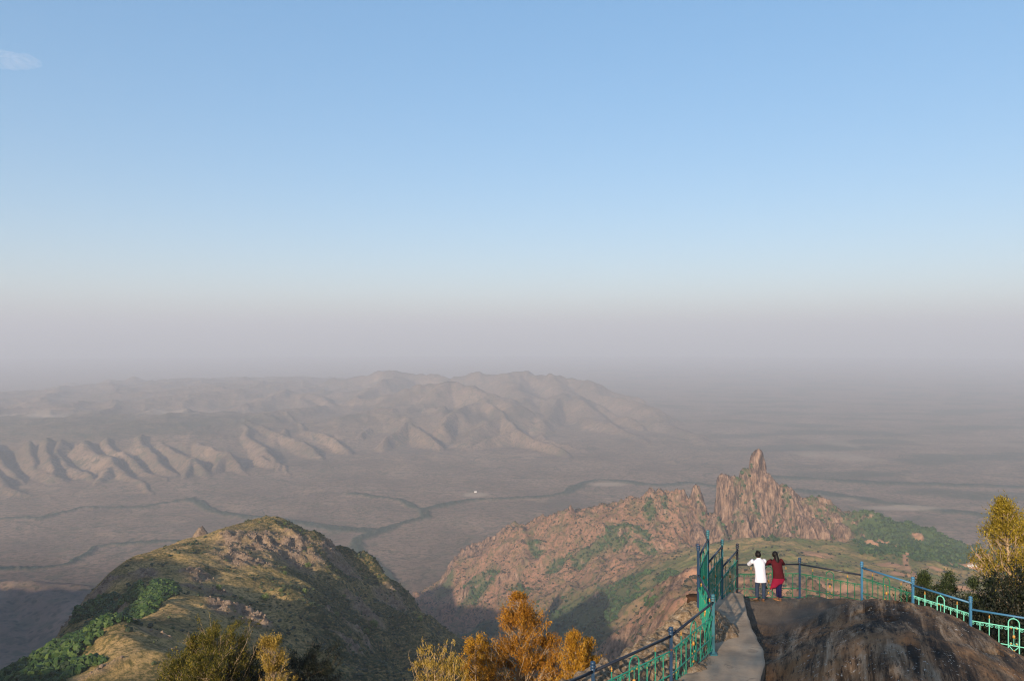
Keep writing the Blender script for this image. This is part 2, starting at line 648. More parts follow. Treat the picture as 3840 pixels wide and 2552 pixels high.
    for u, v, rx, ry in ((475, 494, 75, 70), (608, 483.5, 110, 60), (830, 502, 330, 120), (905, 508, 220, 60), (920, 446, 900, 500), (870, 455, 700, 300)):
        x, y, _ = on_plain(u, v)
        field = np.maximum(field, blob(X, Y, x, y, rx, ry) * (0.6 if ry < 100 else fn * 0.4))
    wood = np.maximum(wood, 0.7 * sstep(900, 2600, X) * sstep(0.0, 0.25, fbm(X * 0.4, Y, 500, 4, 66)) * (1 - rough))
    V = np.stack([X.ravel(), Y.ravel(), Z.ravel()], 1)
    M = Mat('valley_scrub', 1.0, 0.0)
    n1 = M.noise(0.0022, 6, 0.6)
    n2 = M.noise(0.03, 5, 0.7)
    col = M.ramp(n1, [(0.3, (0.115, 0.085, 0.064)), (0.5, (0.2, 0.135, 0.095)), (0.68, (0.26, 0.175, 0.125))])
    col = M.mix(M.rng(n2, 0.42, 0.66, 0, 0.75), col, (0.085, 0.068, 0.045))
    col = M.mix(M.rng(M.noise(0.009, 4, 0.6, M.mapped((1, 2.2, 1))), 0.5, 0.66, 0, 0.6), col, (0.1, 0.095, 0.06))
    dr = M.math('ABSOLUTE', M.math('SUBTRACT', M.noise(0.0016, 7, 0.6, None, 0.8), 0.5))
    col = M.mix(M.rng(dr, 0.0, 0.012, 0.7, 0.0), col, (0.045, 0.055, 0.035))
    col = M.mix(M.rng(M.noise(0.0045, 3, 0.5), 0.6, 0.68, 0, 0.45), col, (0.3, 0.2, 0.13))
    col = M.mix(M.rng(M.voro(0.035), 0.18, 0.38, 0.6, 0.0), col, (0.05, 0.05, 0.03))
    g = M.mix(n2, (0.016, 0.034, 0.022), (0.045, 0.062, 0.04))
    col = M.mix(M.math('MULTIPLY', M.attr('wood'), M.rng(n2, 0.3, 0.5, 0.5, 1.0)), col, g)
    col = M.mix(M.attr('field'), col, M.mix(n2, (0.34, 0.25, 0.17), (0.42, 0.33, 0.25)))
    M.color(col)
    M.bump(M.noise(0.05, 6, 0.75), 0.5, 10.0)
    me = np_mesh('ground', V, grid_faces(len(rr), len(th)), True, {'wood': np.maximum(riv, wood).ravel(), 'field': field.ravel()})
    o = link('ground', me, M.get())
    tag(o, 'wide hazy valley plain of dry scrub with far ridges and wooded streams', 'ground', kind='structure')


build_ground()


def hit(xs, ys, Z, u, v, d0=300.0, d1=3200.0, step=1.5):
    """Where on a height field the ground seen at (u, v) of the photograph lies."""
    d = np.arange(d0, d1, step)
    x, y, z = (u - 512.0) / F * d, d, -(v - 340.0) / F * d
    ok = (x > xs[0]) & (x < xs[-1]) & (y > ys[0]) & (y < ys[-1])
    g = np.where(ok, bilin(xs, ys, Z, x, y), -1e9)
    k = np.nonzero(g >= z)[0]
    i = k[0] if len(k) else len(d) // 3
    return x[i], y[i], d[i]


# ------------------------------------------------------------------ the near hill on the left
def build_left_hill():
    xs = spaced((-760, -620, 5.0), (-620, 160, 1.7), (160, 330, 4.0))
    ys = spaced((230, 330, 4.0), (330, 1010, 1.9), (1010, 1330, 5.0))
    X, Y = np.meshgrid(xs, ys, indexing='ij')
    ctrl = [P(*q) for q in (
        (75, 690, 345), (82, 672, 362), (102, 645, 388), (123, 622, 412), (142, 623, 420), (160, 630, 415), (130, 655, 370), (115, 680, 350), (200, 672, 370), (160, 690, 340), (185, 645, 410),
        (250, 682, 400), (300, 684, 450), (330, 684, 500), (400, 684, 600), (470, 690, 690),
        (118, 624, 455), (148, 601, 545), (134, 586, 610), (160, 575, 660), (174, 560, 705), (200, 545, 780), (226, 531, 850), (245, 523, 890), (265, 518.5, 920), (284, 520, 930), (302, 528, 935), (320, 541, 935), (337, 547, 925), (352, 553, 915), (367, 564, 905),
        (379, 577, 895), (388, 592, 885), (396, 606, 875), (412, 620, 855), (428, 625, 845), (447, 636, 830), (468, 648, 815), (520, 684, 780),
        (265, 545, 830), (270, 562, 765), (265, 590, 690), (220, 598, 620), (300, 618, 630), (335, 582, 790), (352, 620, 705), (300, 650, 545), (400, 652, 720), (232, 640, 500), (192, 588, 640), (205, 570, 700),
        (150, 566, 830), (108, 585, 740), (78, 609, 680), (56, 635, 620), (32, 655, 585), (8, 673, 560), (100, 622, 600), (125, 605, 620), (60, 662, 545), (40, 680, 520), (85, 640, 570), (70, 672, 480), (95, 648, 500), (112, 630, 500))]
    ctrl += [(-520, 930, -440), (-600, 760, -430), (-640, 560, -390), (-640, 400, -330), (-300, 1180, -430), (-120, 1180, -520), (0, 1120, -540), (90, 960, -540), (250, 1050, -620), (330, 650, -520), (120, 1320, -620), (20, 1000, -500), (-420, 1120, -430),
             (0, 320, -185), (-150, 280, -160), (-350, 300, -210), (150, 500, -330), (200, 800, -520), (90, 850, -460), (120, 640, -350), (-520, 330, -300), (-700, 900, -560), (300, 900, -560), (-200, 1320, -560), (300, 300, -330), (-760, 300, -420)]
    ctrl += [P(*q) for q in ((352, 640, 1130), (400, 665, 1050), (450, 700, 1050), (500, 730, 1030), (430, 690, 960), (520, 745, 930))]
    for q in ((367, 564, 905), (388, 592, 885), (412, 620, 855), (447, 636, 830), (468, 648, 815)):
        x, y, z = P(*q)
        ctrl.append((x + 55, y + 45, z - 95))
    for q in ((150, 566, 830), (108, 585, 740), (78, 609, 680), (56, 635, 620), (32, 655, 585), (8, 673, 560)):
        x, y, z = P(*q)
        ctrl.append((x - 50, y + 30, z - 95))
    Z = tps(ctrl, X, Y, 0.0)
    # the rock cone that stands behind the left shoulder, and the rocky knob on the right shoulder
    cx, cy, cz = P(201, 527, 1040)
    Dc = np.hypot(X - cx, Y - cy) + 3 * fbm(X, Y, 14, 3, 5)
    cone = cz + 1 - 1.35 * np.maximum(np.sqrt(Dc * Dc + 16) - 4, 0) - 0.012 * Dc * Dc
    Z = np.maximum(Z, np.where(Dc < 60, cone, -1e4))
    kx, ky, kz = P(338, 545, 922)
    Dk = np.hypot((X - kx) / 1.3, (Y - ky)) + 3 * fbm(X, Y, 16, 3, 6)
    Z = np.maximum(Z, np.where(Dk < 40, kz + 1.5 - 0.02 * Dk ** 2, -1e4))
    sl = ridged(X, Y, 70, 5, 11) - 0.5
    rk = sstep(0.05, 0.3, fbm(X, Y, 95, 4, 14))
    edge = np.minimum(np.minimum(X - xs[0], xs[-1] - X) / 90, np.minimum(Y - ys[0], ys[-1] - Y) / 90)
    flank = sstep(-260, -120, X + 0.25 * (Y - 700))
    # rocky ground: the crown of the summit, the outcrops on the flank
    rock = np.zeros(X.shape)
    for u, v, rx, ry, ro in ((262, 545, 40, 40, 0), (290, 545, 30, 34, 0), (300, 556, 20, 22, 0), (240, 556, 26, 26, 0), (202, 533, 26, 60, 0), (337, 550, 16, 26, 0), (347, 560, 14, 16, 0), (196, 576, 12, 16, 0.4), (206, 590, 20, 12, 0.8), (216, 598, 9, 10, .3),
                             (237, 614, 20, 9, 0.7), (224, 606, 12, 7, 0.6), (252, 622, 12, 8, 0.5), (331, 607, 9, 8, 0), (356, 624, 10, 9, 0.3), (345, 640, 12, 9, 0.3), (362, 600, 12, 30, 0.6), (390, 598, 16, 20, 0), (128, 596, 7, 16, 0.3), (118, 612, 6, 14, 0.3), (82, 598, 20, 9, 0.5),
                             (28, 655, 30, 7, 0.6), (100, 590, 20, 9, 0.2), (142, 570, 14, 10, 0.2), (150, 627, 10, 5, 0.2), (190, 655, 12, 6, 0.2), (100, 672, 9, 5, 0.6), (150, 572, 12, 9, 0.2)):
        x, y, d = hit(xs, ys, Z, u, v, 300, 1300, 1.0)
        rock = np.maximum(rock, blob(X + 9 * fbm(X, Y, 30, 3, 17), Y + 9 * fbm(X, Y, 30, 3, 18), x, y, rx, ry, ro, 0.5))
    rock = np.clip(rock * (0.55 + 0.9 * sstep(-0.2, 0.25, fbm(X, Y, 22, 4, 19))), 0, 1)
    rib = ridged(X * 0.75 + Y * 0.66 + 12 * fbm(X, Y, 60, 3, 12), (Y * 0.75 - X * 0.66) * 0.3, 85, 4, 13) - 0.5
    Z += sl * (6 + 6 * flank) + rib * 21 * flank + fbm(X, Y, 26, 4, 21) * (1.2 + 1.4 * flank)
    Z += rock * ((ridged(X, Y, 15, 5, 23) - 0.45) * 8.5 + np.abs(fbm(X, Y, 7, 3, 26)) * 3.0)
    Z -= np.clip(1 - edge, 0, 1) ** 2 * 330
    woodm = np.zeros(X.shape)
    for u, v, rx, ry, ro in ((150, 598, 13, 16, -0.3), (160, 590, 12, 16, -0.3), (142, 612, 12, 12, -0.3), (136, 588, 5, 14, 0.2), (130, 600, 6, 10, .2), (168, 583, 8, 10, 0),
                             (20, 672, 24, 16, -0.4), (38, 660, 26, 18, -0.4), (55, 650, 22, 18, -0.4), (72, 640, 20, 16, -0.4), (88, 630, 16, 14, -0.4), (100, 622, 12, 12, -0.3), (30, 678, 26, 14, 0), (92, 605, 16, 16, 0), (110, 612, 9, 12, 0), (118, 606, 7, 9, 0)):
        x, y, d = hit(xs, ys, Z, u, v, 300, 1300, 1.0)
        woodm = np.maximum(woodm, blob(X + 12 * fbm(X, Y, 40, 3, 27), Y + 12 * fbm(X, Y, 40, 3, 28), x, y, rx, ry, ro, 0.3))
    green = np.clip(sstep(-0.08, 0.2, fbm(X, Y, 60, 5, 29)) * 0.55 + flank * (0.8 + 0.6 * fbm(X, Y, 45, 4, 30)), 0, 1)  # flank term: scrub, coloured dark to deepen the flank's shade too
    for u, v, rx, ry in ((250, 527, 22, 30), (278, 527, 26, 30), (85, 615, 40, 34), (115, 590, 40, 34), (215, 552, 32, 26), (210, 640, 20, 16), (225, 575, 20, 20)):
        x, y, d = hit(xs, ys, Z, u, v, 300, 1300, 1.0)
        green = np.maximum(green, 0.8 * blob(X, Y, x, y, rx, ry, 0, 0.5) * sstep(-0.2, 0.15, fbm(X, Y, 24, 4, 35)))
    green = np.clip(green * (1 - rock), 0, 1)
    M = Mat('hill_grass', 0.95, 0.05)
    n1 = M.noise(0.035, 6, 0.65)
    n2 = M.noise(0.35, 5, 0.7)
    grass = M.ramp(n1, [(0.25, (0.24, 0.14, 0.065)), (0.45, (0.42, 0.275, 0.12)), (0.6, (0.35, 0.235, 0.09)), (0.75, (0.43, 0.245, 0.14))])
    grass = M.mix(M.rng(n2, 0.42, 0.62), grass, M.mix(n1, (0.075, 0.07, 0.024), (0.17, 0.13, 0.045)))
    gcol = M.mix(n2, (0.009, 0.017, 0.009), (0.04, 0.052, 0.02))
    col = M.mix(M.math('MULTIPLY', M.attr('green'), M.rng(n2, 0.3, 0.55, 0.45, 1.0)), grass, gcol)
    rockc = M.ramp(M.noise(0.22, 6, 0.7), [(0.3, (0.05, 0.038, 0.03)), (0.48, (0.17, 0.12, 0.085)), (0.7, (0.32, 0.235, 0.17))])
    col = M.mix(M.attr('rock'), col, rockc)
    col = M.mix(M.rng(M.normal_z(), 0.66, 0.5, 0, 0.75), col, rockc)
    col = M.mix(M.attr('wood'), col, (0.03, 0.05, 0.014))
    M.color(col)
    M.bump(M.noise(0.5, 6, 0.75), 0.8, 1.6)
    terrain('hill', xs, ys, Z, M.get(), 'steep grassy hill with rocky crown, tan left slope and dark scrubby right flank', 'hill',
            {'green': green, 'rock': rock, 'wood': woodm})
    # what grows on it
    leaf_w = leaf_mat('wood_leaves', (0.008, 0.02, 0.005), (0.024, 0.056, 0.01), (0.075, 0.115, 0.022), 0.15)
    leaf_s = leaf_mat('scrub_leaves', (0.01, 0.018, 0.009), (0.028, 0.042, 0.016), (0.085, 0.095, 0.028), 0.15)
    pts = scatter(xs, ys, Z, np.clip(woodm * 1.2 - 0.2, 0, 1), 5200, 3, (-520, 0, 340, 800))
    r_ = np.random.RandomState(4)
    o = link('woodland', clumps('woodland', pts, 0.8 + 1.7 * r_.rand(len(pts)) ** 1.6, leaf_w, 2, 0.95, 5, 0.45), leaf_w)
    tag(o, 'bright green woods filling the left slopes of the grassy hill', 'woods', kind='stuff')
    Wt = np.clip(green * 0.8 * sstep(-0.25, 0.2, fbm(X, Y, 38, 4, 44)) + flank * 0.5, 0.03, 1) * (1 - woodm) * (1 - 0.75 * rock)
    pts = scatter(xs, ys, Z, Wt, 20000, 8, (-560, 180, 335, 1010))
    o = link('scrub', clumps('scrub', pts, 0.4 + 1.5 * r_.rand(len(pts)) ** 2.4, leaf_s, 1, 0.75, 9), leaf_s)
    tag(o, 'low olive scrub dotted over the grassy hill and its shaded flank', 'scrub', kind='stuff')
    # boulders of the summit's scree
    Rk = Mat('scree_rock', 0.95, 0.1)
    Rk.color(Rk.ramp(Rk.noise(0.4, 5, 0.7), [(0.3, (0.08, 0.058, 0.044)), (0.7, (0.29, 0.21, 0.15))]))
    pts = scatter(xs, ys, Z, np.clip(rock * 1.3 - 0.35, 0, 1), 3200, 12, (-420, 60, 335, 1060))
    o = link('rubble', clumps('rubble', pts, 0.3 + 0.85 * r_.rand(len(pts)) ** 2.5, Rk.get(), 1, 0.9, 13, 0.28), Rk.get())
    tag(o, 'broken brown rocks scattered over the crown and outcrops of the grassy hill', 'rocks', kind='stuff')
    return xs, ys, Z


LH = build_left_hill()


# ------------------------------------------------------------------ the rocky peak on the right
def build_peak():
    xs = spaced((-760, -330, 9.0), (-330, 440, 4.2), (440, 960, 2.3), (960, 1700, 5.0), (1700, 2300, 25.0))
    ys = spaced((820, 1080, 7.0), (1080, 1950, 4.6), (1950, 2330, 4.0), (2330, 2620, 2.3), (2620, 2960, 5.0), (2960, 3400, 22.0))
    X, Y = np.meshgrid(xs, ys, indexing='ij')
    ctrl = [P(*q) for q in (
        (738, 492, 2505), (757, 488, 2500), (777, 490, 2490), (790, 494, 2484), (802, 500, 2478), (757, 520, 2640), (800, 530, 2620), (720, 525, 2640), (850, 535, 2540), (816, 502, 2450), (835, 507, 2420), (851, 512, 2400), (890, 523, 2350), (925, 530, 2300), (955, 538, 2250), (977, 545, 2200), (1010, 552, 2150), (1070, 565, 2100),
        (724, 498, 2515), (709, 510, 2545), (690, 520, 2660), (650, 510, 2720), (697, 500, 2560), (686, 497, 2570), (670, 493, 2585), (653, 490, 2600), (640, 498, 2620), (625, 503, 2640), (604, 507, 2670), (582, 510, 2700), (560, 515, 2730), (538, 521, 2760), (512, 530, 2790), (490, 538, 2820), (473, 544, 2845), (460, 551, 2860),
        (450, 566, 2850), (440, 580, 2840), (418, 596, 2840), (420, 604, 3000), (442, 592, 2990), (465, 575, 3000), (380, 606, 2860),
        (757, 544, 2415), (800, 544, 2385), (730, 543, 2425), (700, 538, 2440), (840, 540, 2310), (757, 560, 2250), (800, 560, 2220), (720, 556, 2250), (665, 538, 2400), (620, 545, 2420), (580, 555, 2460), (540, 565, 2520), (500, 580, 2560),
        (700, 570, 1600), (718, 556, 1680), (740, 546, 1720), (775, 539, 1740), (805, 540, 1720), (835, 546, 1680), (868, 560, 1600), (770, 560, 1500), (770, 585, 1200), (770, 610, 960), (830, 575, 1330), (830, 605, 1000),
        (690, 578, 1330), (668, 592, 1230), (655, 615, 1110), (645, 640, 1010), (720, 600, 1080), (700, 640, 900),
        (640, 600, 1520), (625, 620, 1480), (600, 640, 1450), (575, 665, 1420), (640, 572, 1900), (600, 600, 2000), (560, 600, 2220), (520, 610, 2350), (480, 610, 2500), (440, 615, 2600),
        (560, 640, 1850), (500, 640, 2100), (450, 640, 2250), (400, 640, 2350), (520, 680, 1650), (450, 690, 1800),
        (860, 550, 1950), (900, 548, 1950), (940, 556, 1950), (985, 565, 1950), (905, 572, 1480), (960, 575, 1450), (1000, 585, 1400), (880, 585, 1300), (940, 600, 1200), (1000, 610, 1200), (900, 630, 960), (1000, 650, 940), (1080, 600, 1500))]
    ctrl += [(700, 3000, -800), (500, 3150, -890), (300, 3200, -930), (0, 3250, -950), (-250, 3150, -950), (1000, 2850, -800), (1400, 2700, -840), (1800, 2400, -860), (2200, 2000, -800), (700, 3400, -960), (1300, 3300, -960), (-500, 3000, -960), (-600, 2300, -940), (-650, 1700, -900),
             (-200, 1300, -780), (100, 1100, -620), (-700, 900, -820), (2200, 1300, -600), (1500, 900, -420), (2300, 3300, -980)]
    Z = tps(ctrl, X, Y, 0.0)
    wx = X + 10 * fbm(X, Y, 60, 3, 101)
    wy = Y + 10 * fbm(X, Y, 60, 3, 102)

    def tower(u, v, d, rx, ry, drop, p=3.0, rot=0.0):
        """A steep-sided crag: nearly flat on top, falling off quickly at its rim."""
        x, y, z = P(u, v, d)
        c, s = math.cos(rot), math.sin(rot)
        a = ((wx - x) * c + (wy - y) * s) / rx
        b = (-(wx - x) * s + (wy - y) * c) / ry
        q = np.hypot(a, b)
        return np.where(q < 2.4, z - np.minimum(drop * q ** p, drop * (1 + 3.2 * (q - 1)) + 1e-6 + 1e4 * (q < 1)), -1e4)
    tw = tower(757, 449.5, 2500, 24, 26, 50, 4.0)                # the pillar
    tw = np.maximum(tw, tower(756, 463, 2488, 30, 34, 70, 4.0))
    tw = np.maximum(tw, tower(764, 472, 2478, 58, 60, 85, 2.2))
    tw = np.maximum(tw, tower(745.5, 467, 2493, 22, 40, 70, 3.0))
    tw = np.maximum(tw, tower(724.5, 473, 2505, 23, 42, 80, 5.0))   # the square shoulder
    tw = np.maximum(tw, tower(731, 479, 2490, 34, 50, 80, 3.0))
    tw = np.maximum(tw, tower(735, 476.5, 2502, 24, 40, 60, 4.0))
    tw = np.maximum(tw, tower(742, 478, 2490, 26, 44, 60, 3.0))
    tw = np.maximum(tw, tower(783, 484, 2470, 60, 60, 70, 2.0))
    tw = np.maximum(tw, tower(697, 483, 2560, 17, 30, 30, 1.8))       # the small needle
    tw = np.maximum(tw, tower(698.5, 492, 2555, 24, 40, 40, 2.0))
    tw = np.maximum(tw, tower(653, 487, 2598, 28, 40, 36, 1.7))
    tw = np.maximum(tw, tower(668, 492, 2585, 40, 40, 40, 1.8))
    # ribs of the cliff below the peak
    for u, v, d, rx, ry, dr in ((757, 512, 2420, 30, 90, 80), (738, 508, 2430, 28, 80, 80), (778, 512, 2415, 26, 95, 80), (800, 514, 2400, 34, 100, 80), (818, 520, 2370, 30, 80, 70), (842, 522, 2330, 30, 70, 60), (716, 515, 2440, 32, 70, 70), (766, 527, 2370, 24, 60, 70), (748, 528, 2375, 22, 60, 70), (788, 530, 2350, 28, 60, 60), (697, 524, 2430, 30, 60, 55), (866, 528, 2280, 24, 50, 45)):
        tw = np.maximum(tw, tower(u, v, d, rx, ry, dr, 2.2, 0.15))
    crag = sstep(-8, 6, tw - Z)
    Z = np.maximum(Z, tw)
    # spires along the crest of the left ridge
    for u, v, d in ((490, 535.5, 2822), (481, 540, 2835), (473, 541, 2846), (512, 527, 2790), (538, 519, 2760), (552, 515, 2745), (607, 504, 2665), (628, 500, 2640)):
        x, y, z = P(u, v, d)
        q = np.hypot(X - x, Y - y) / 9.0
        Z = np.maximum(Z, np.where(q < 3, z - 6 * q ** 1.6, -1e4))
    # cliffs below the green hump's left edge
    cl = np.zeros(X.shape)
    for u, v, d, rx, ry, ro in ((676, 590, 1240, 26, 42, 0.2), (690, 585, 1280, 30, 30, 0.2), (662, 606, 1170, 22, 40, 0.2), (660, 580, 1330, 24, 46, 0.2), (460, 575, 2850, 90, 40, 0), (486, 556, 2800, 70, 50, 0)):
        x, y, _ = P(u, v, d)
        cl = np.maximum(cl, blob(wx, wy, x, y, rx, ry, ro, 0.5))
    px_, py_, _ = P(782, 510, 2440)
    face = blob(wx, wy, px_, py_, 235, 105, -0.12, 0.35)
    rock = np.clip(np.maximum(np.maximum(crag, cl), face), 0, 1)
    big = ridged(wx, wy, 260, 5, 110) - 0.5
    mid = ridged(wx, wy, 85, 4, 115) - 0.5
    quiet = blob(X, Y, *P(775, 560, 1600)[:2], 330, 420, 0, 0.4)
    quiet = np.maximum(quiet, 0.8 * blob(X, Y, *P(935, 575, 1480)[:2], 330, 420, 0, 0.4))
    Z += (big * 52 + mid * 24) * (1 - 0.75 * quiet) * (1 - 0.8 * crag) * sstep(0, 1, 1 - np.exp(-np.hypot(X - 766, Y - 2500) / 90))
    Z += fbm(X, Y, 30, 4, 120) * 7 * (1 - 0.5 * quiet)
    # upright flutes and ledges on the crags
    fl = ridged(X + Y * 0.12, Y * 0.25, 26, 4, 125) - 0.45
    Z += rock * fl * 8 + rock * (ridged(X, Y, 11, 3, 128) - 0.5) * 6 + face * (ridged(X * 1.0, Y * 0.3, 52, 4, 127) - 0.5) * 15 * (1 - crag)
    cr = [P(*q) for q in ((460, 551, 2860), (490, 538, 2820), (538, 521, 2760), (582, 510, 2700), (625, 503, 2640), (653, 489, 2600), (697, 496, 2560))]
    Dc, _ = polyline_dist(X, Y, cr)
    jag = sstep(70, 10, Dc)
    Z += jag * (np.maximum(ridged(X, Y * 0.6, 34, 3, 161) - 0.45, -0.1) * 26 - 5)
    edge = np.minimum(np.minimum(X - xs[0], xs[-1] - X) / 200, np.minimum(Y - ys[0], ys[-1] - Y) / 160)
    Z -= np.clip(1 - edge, 0, 1) ** 2 * 420
    # greenery: woods on the right slopes, gullies, the hump
    right = sstep(-40, 40, X - 0.425 * Y + 50 * fbm(X, Y, 160, 3, 132)) * sstep(1560, 1700, Y + 60 * fbm(X, Y, 150, 3, 130))
    n_ = fbm(X, Y, 140, 5, 131)
    green = right * sstep(-0.5, -0.2, n_ + 0.2)
    gl = np.zeros(X.shape)
    for u, v, d, rx, ry, ro in ((742, 478, 2470, 26, 30, 0), (748, 492, 2450, 10, 50, 0), (757, 510, 2420, 8, 40, 0), (776, 522, 2370, 14, 40, 0), (790, 512, 2400, 12, 60, 0), (793, 528, 2400, 10, 50, 0), (749, 470, 2490, 14, 24, 0), (745, 484, 2480, 14, 30, 0), (738, 502, 2450, 9, 30, 0), (826, 525, 2340, 16, 60, 0), (818, 515, 2400, 12, 40, 0), (846, 520, 2300, 14, 50, 0), (722, 525, 2400, 14, 40, 0), (700, 508, 2540, 14, 30, 0), (664, 503, 2560, 12, 40, 0), (812, 500, 2445, 30, 18, 0), (835, 508, 2410, 34, 20, 0), (854, 515, 2380, 30, 40, 0), (772, 538, 2320, 18, 30, 0), (734, 535, 2360, 24, 40, 0),
                                (618, 535, 2420, 38, 80, 0.5), (600, 548, 2430, 70, 40, 0.5), (640, 530, 2400, 16, 60, 0.5), (585, 556, 2430, 40, 36, 0.5), (650, 553, 2200, 14, 130, 0.8), (637, 578, 1850, 22, 110, 0.6), (612, 592, 1800, 40, 40, 0.6), (560, 565, 2440, 30, 70, 0.6), (520, 590, 2450, 20, 60, 0.6), (535, 547, 2640, 20, 80, 0.4),
                                (650, 510, 2560, 18, 40, 0), (600, 625, 1480, 60, 60, 0.3), (585, 650, 1430, 50, 60, 0.3), (630, 600, 1500, 22, 60, 0.3), (668, 575, 1330, 20, 70, 0.1), (655, 600, 1180, 14, 40, 0.1), (480, 590, 2600, 60, 50, 0), (445, 585, 2830, 30, 60, 0)):
        x, y, d = hit(xs, ys, Z, u, v, 850, 2950, 2.0)
        ry = min(ry, 55)
        gl = np.maximum(gl, blob(X + 12 * fbm(X, Y, 40, 3, 134), Y + 22 * fbm(X, Y, 70, 3, 135), x, y, rx, ry, ro, 0.4))
    green = np.maximum(green, gl * (0.8 + 0.15 * right))
    scr = sstep(0.05, 0.3, fbm(X, Y, 46, 5, 137)) * 0.4
    green = np.clip(np.maximum(green, scr * (1 - 0.6 * rock) * (1 - quiet)), 0, 1)
    gx, gy, _ = P(775, 552, 1640)
    hump = blob(X + 60 * fbm(X, Y, 160, 3, 139), Y, gx, gy, 300, 330, 0, 0.4)
    hump = np.maximum(hump, 0.9 * blob(X + 60 * fbm(X, Y, 160, 3, 140), Y, *P(930, 575, 1500)[:2], 330, 420, 0, 0.4)) * (1 - rock)
    soil = np.zeros(X.shape)
    for u, v, rx, ry in ((871.7, 542.5, 14, 26), (884.5, 543.5, 16, 26), (894.7, 546, 12, 20), (917, 536, 14, 22), (895, 564, 22, 34), (900, 572, 14, 20), (936, 567, 20, 16), (953, 565, 22, 12), (972, 565.5, 30, 20), (984, 559, 22, 30), (988, 573, 18, 30), (966, 589, 22, 26), (907, 583, 10, 26), (830, 590, 26, 30), (812, 553, 26, 34), (826, 556, 18, 26), (790, 586, 26, 22), (760, 592, 24, 20), (850, 588, 20, 20), (1000, 566, 20, 20), (690, 572, 14, 20), (742, 582, 24, 12), (870, 572, 14, 16)):
        x, y, d = hit(xs, ys, Z, u, v, 850, 2900, 2.0)
        soil = np.maximum(soil, 0.9 * blob(X + 16 * fbm(X, Y, 40, 4, 141), Y + 26 * fbm(X, Y, 60, 4, 142), x, y, rx, ry, 0, 0.5) * (0.6 + 0.5 * sstep(-0.2, 0.1, fbm(X, Y, 24, 3, 143))))
    # dark green painted over the valley bottom to deepen its shadow; forest follows it
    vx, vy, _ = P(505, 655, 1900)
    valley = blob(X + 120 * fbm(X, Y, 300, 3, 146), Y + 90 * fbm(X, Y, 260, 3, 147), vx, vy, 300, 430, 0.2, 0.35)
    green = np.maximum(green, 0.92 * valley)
    green *= (1 - 0.9 * soil)
    # a worn footpath across the lower slope
    pth = [P(*q) for q in ((908, 562, 1800), (905, 568, 1660), (907, 575, 1540), (915, 585, 1430), (925, 600, 1290))]
    D, _ = polyline_dist(X, Y, pth)
    soil = np.maximum(soil, sstep(7, 3, D) * 0.9)
    M = Mat('peak_soil', 0.97, 0.05)
    n1 = M.noise(0.012, 6, 0.62)
    n2 = M.noise(0.11, 6, 0.72)
    earth = M.ramp(n1, [(0.3, (0.15, 0.082, 0.052)), (0.5, (0.265, 0.14, 0.09)), (0.7, (0.215, 0.125, 0.08))])
    earth = M.mix(M.rng(n2, 0.44, 0.6), earth, (0.11, 0.08, 0.042))
    grass = M.mix(M.rng(n1, 0.35, 0.65), (0.12, 0.135, 0.05), (0.32, 0.205, 0.095))
    grass = M.mix(M.rng(n2, 0.46, 0.66), grass, (0.09, 0.115, 0.04))
    col = M.mix(M.attr('hump'), earth, grass)
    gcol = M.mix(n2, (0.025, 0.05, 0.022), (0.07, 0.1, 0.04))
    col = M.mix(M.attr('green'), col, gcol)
    strk = M.noise(0.11, 9, 0.8, M.mapped((1, 0.5, 0.2)))
    rockc = M.ramp(strk, [(0.4, (0.026, 0.019, 0.017)), (0.47, (0.1, 0.064, 0.047)), (0.53, (0.2, 0.124, 0.084)), (0.64, (0.33, 0.225, 0.16))])
    rk = M.math('MAXIMUM', M.math('MULTIPLY', M.attr('rock'), M.math('SUBTRACT', 1.0, M.math('MULTIPLY', M.attr('green'), 0.9))), M.rng(M.normal_z(), 0.62, 0.45, 0, 0.9))
    col = M.mix(rk, col, rockc)
    col = M.mix(M.attr('soil'), col, M.mix(n2, (0.3, 0.15, 0.085), (0.44, 0.25, 0.155)))
    M.color(col)
    M.bump(M.noise(0.16, 6, 0.75), 0.7, 3.0)
    # crack and flute the steep faces sideways too
    st = rock * sstep(0.5, 1.3, np.hypot(np.gradient(Z, xs, axis=0), np.gradient(Z, ys, axis=1)))
    XD = X + st * 5 * fbm(Y, Z * 0.3, 22, 3, 151)
    YD = Y - st * (13 * (ridged(X, Z * 0.25, 26, 4, 153) - 0.5) + 6 * fbm(X * 0.4, Z, 14, 3, 157))
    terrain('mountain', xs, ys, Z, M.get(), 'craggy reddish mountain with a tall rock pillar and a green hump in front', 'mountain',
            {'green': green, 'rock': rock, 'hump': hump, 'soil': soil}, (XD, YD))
    r_ = np.random.RandomState(21)
    leaf_f = leaf_mat('forest_leaves', (0.012, 0.03, 0.012), (0.028, 0.06, 0.02), (0.065, 0.105, 0.03), 0.15)
    leaf_b = leaf_mat('bush_leaves', (0.014, 0.017, 0.01), (0.03, 0.032, 0.016), (0.075, 0.066, 0.03), 0.12)
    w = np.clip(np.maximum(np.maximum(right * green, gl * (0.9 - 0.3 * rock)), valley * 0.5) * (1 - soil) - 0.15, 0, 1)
    pts = scatter(xs, ys, Z, w, 14000, 22, (-200, 1500, 1050, 2650))
    o = link('forest', clumps('forest', pts, 2.2 + 3.6 * r_.rand(len(pts)) ** 1.6, leaf_f, 1, 0.9, 23), leaf_f)
    tag(o, 'dark green forest over the right slopes and gullies below the rock pillar', 'forest', kind='stuff')
    w2 = np.clip(0.35 + 0.8 * fbm(X, Y, 70, 4, 144), 0.03, 1) * (1 - right) * (1 - 0.8 * rock) * (1 - 0.85 * quiet)
    pts = scatter(xs, ys, Z, w2 * (1 - 0.8 * valley), 19000, 24, (-330, 1150, 1050, 2880))
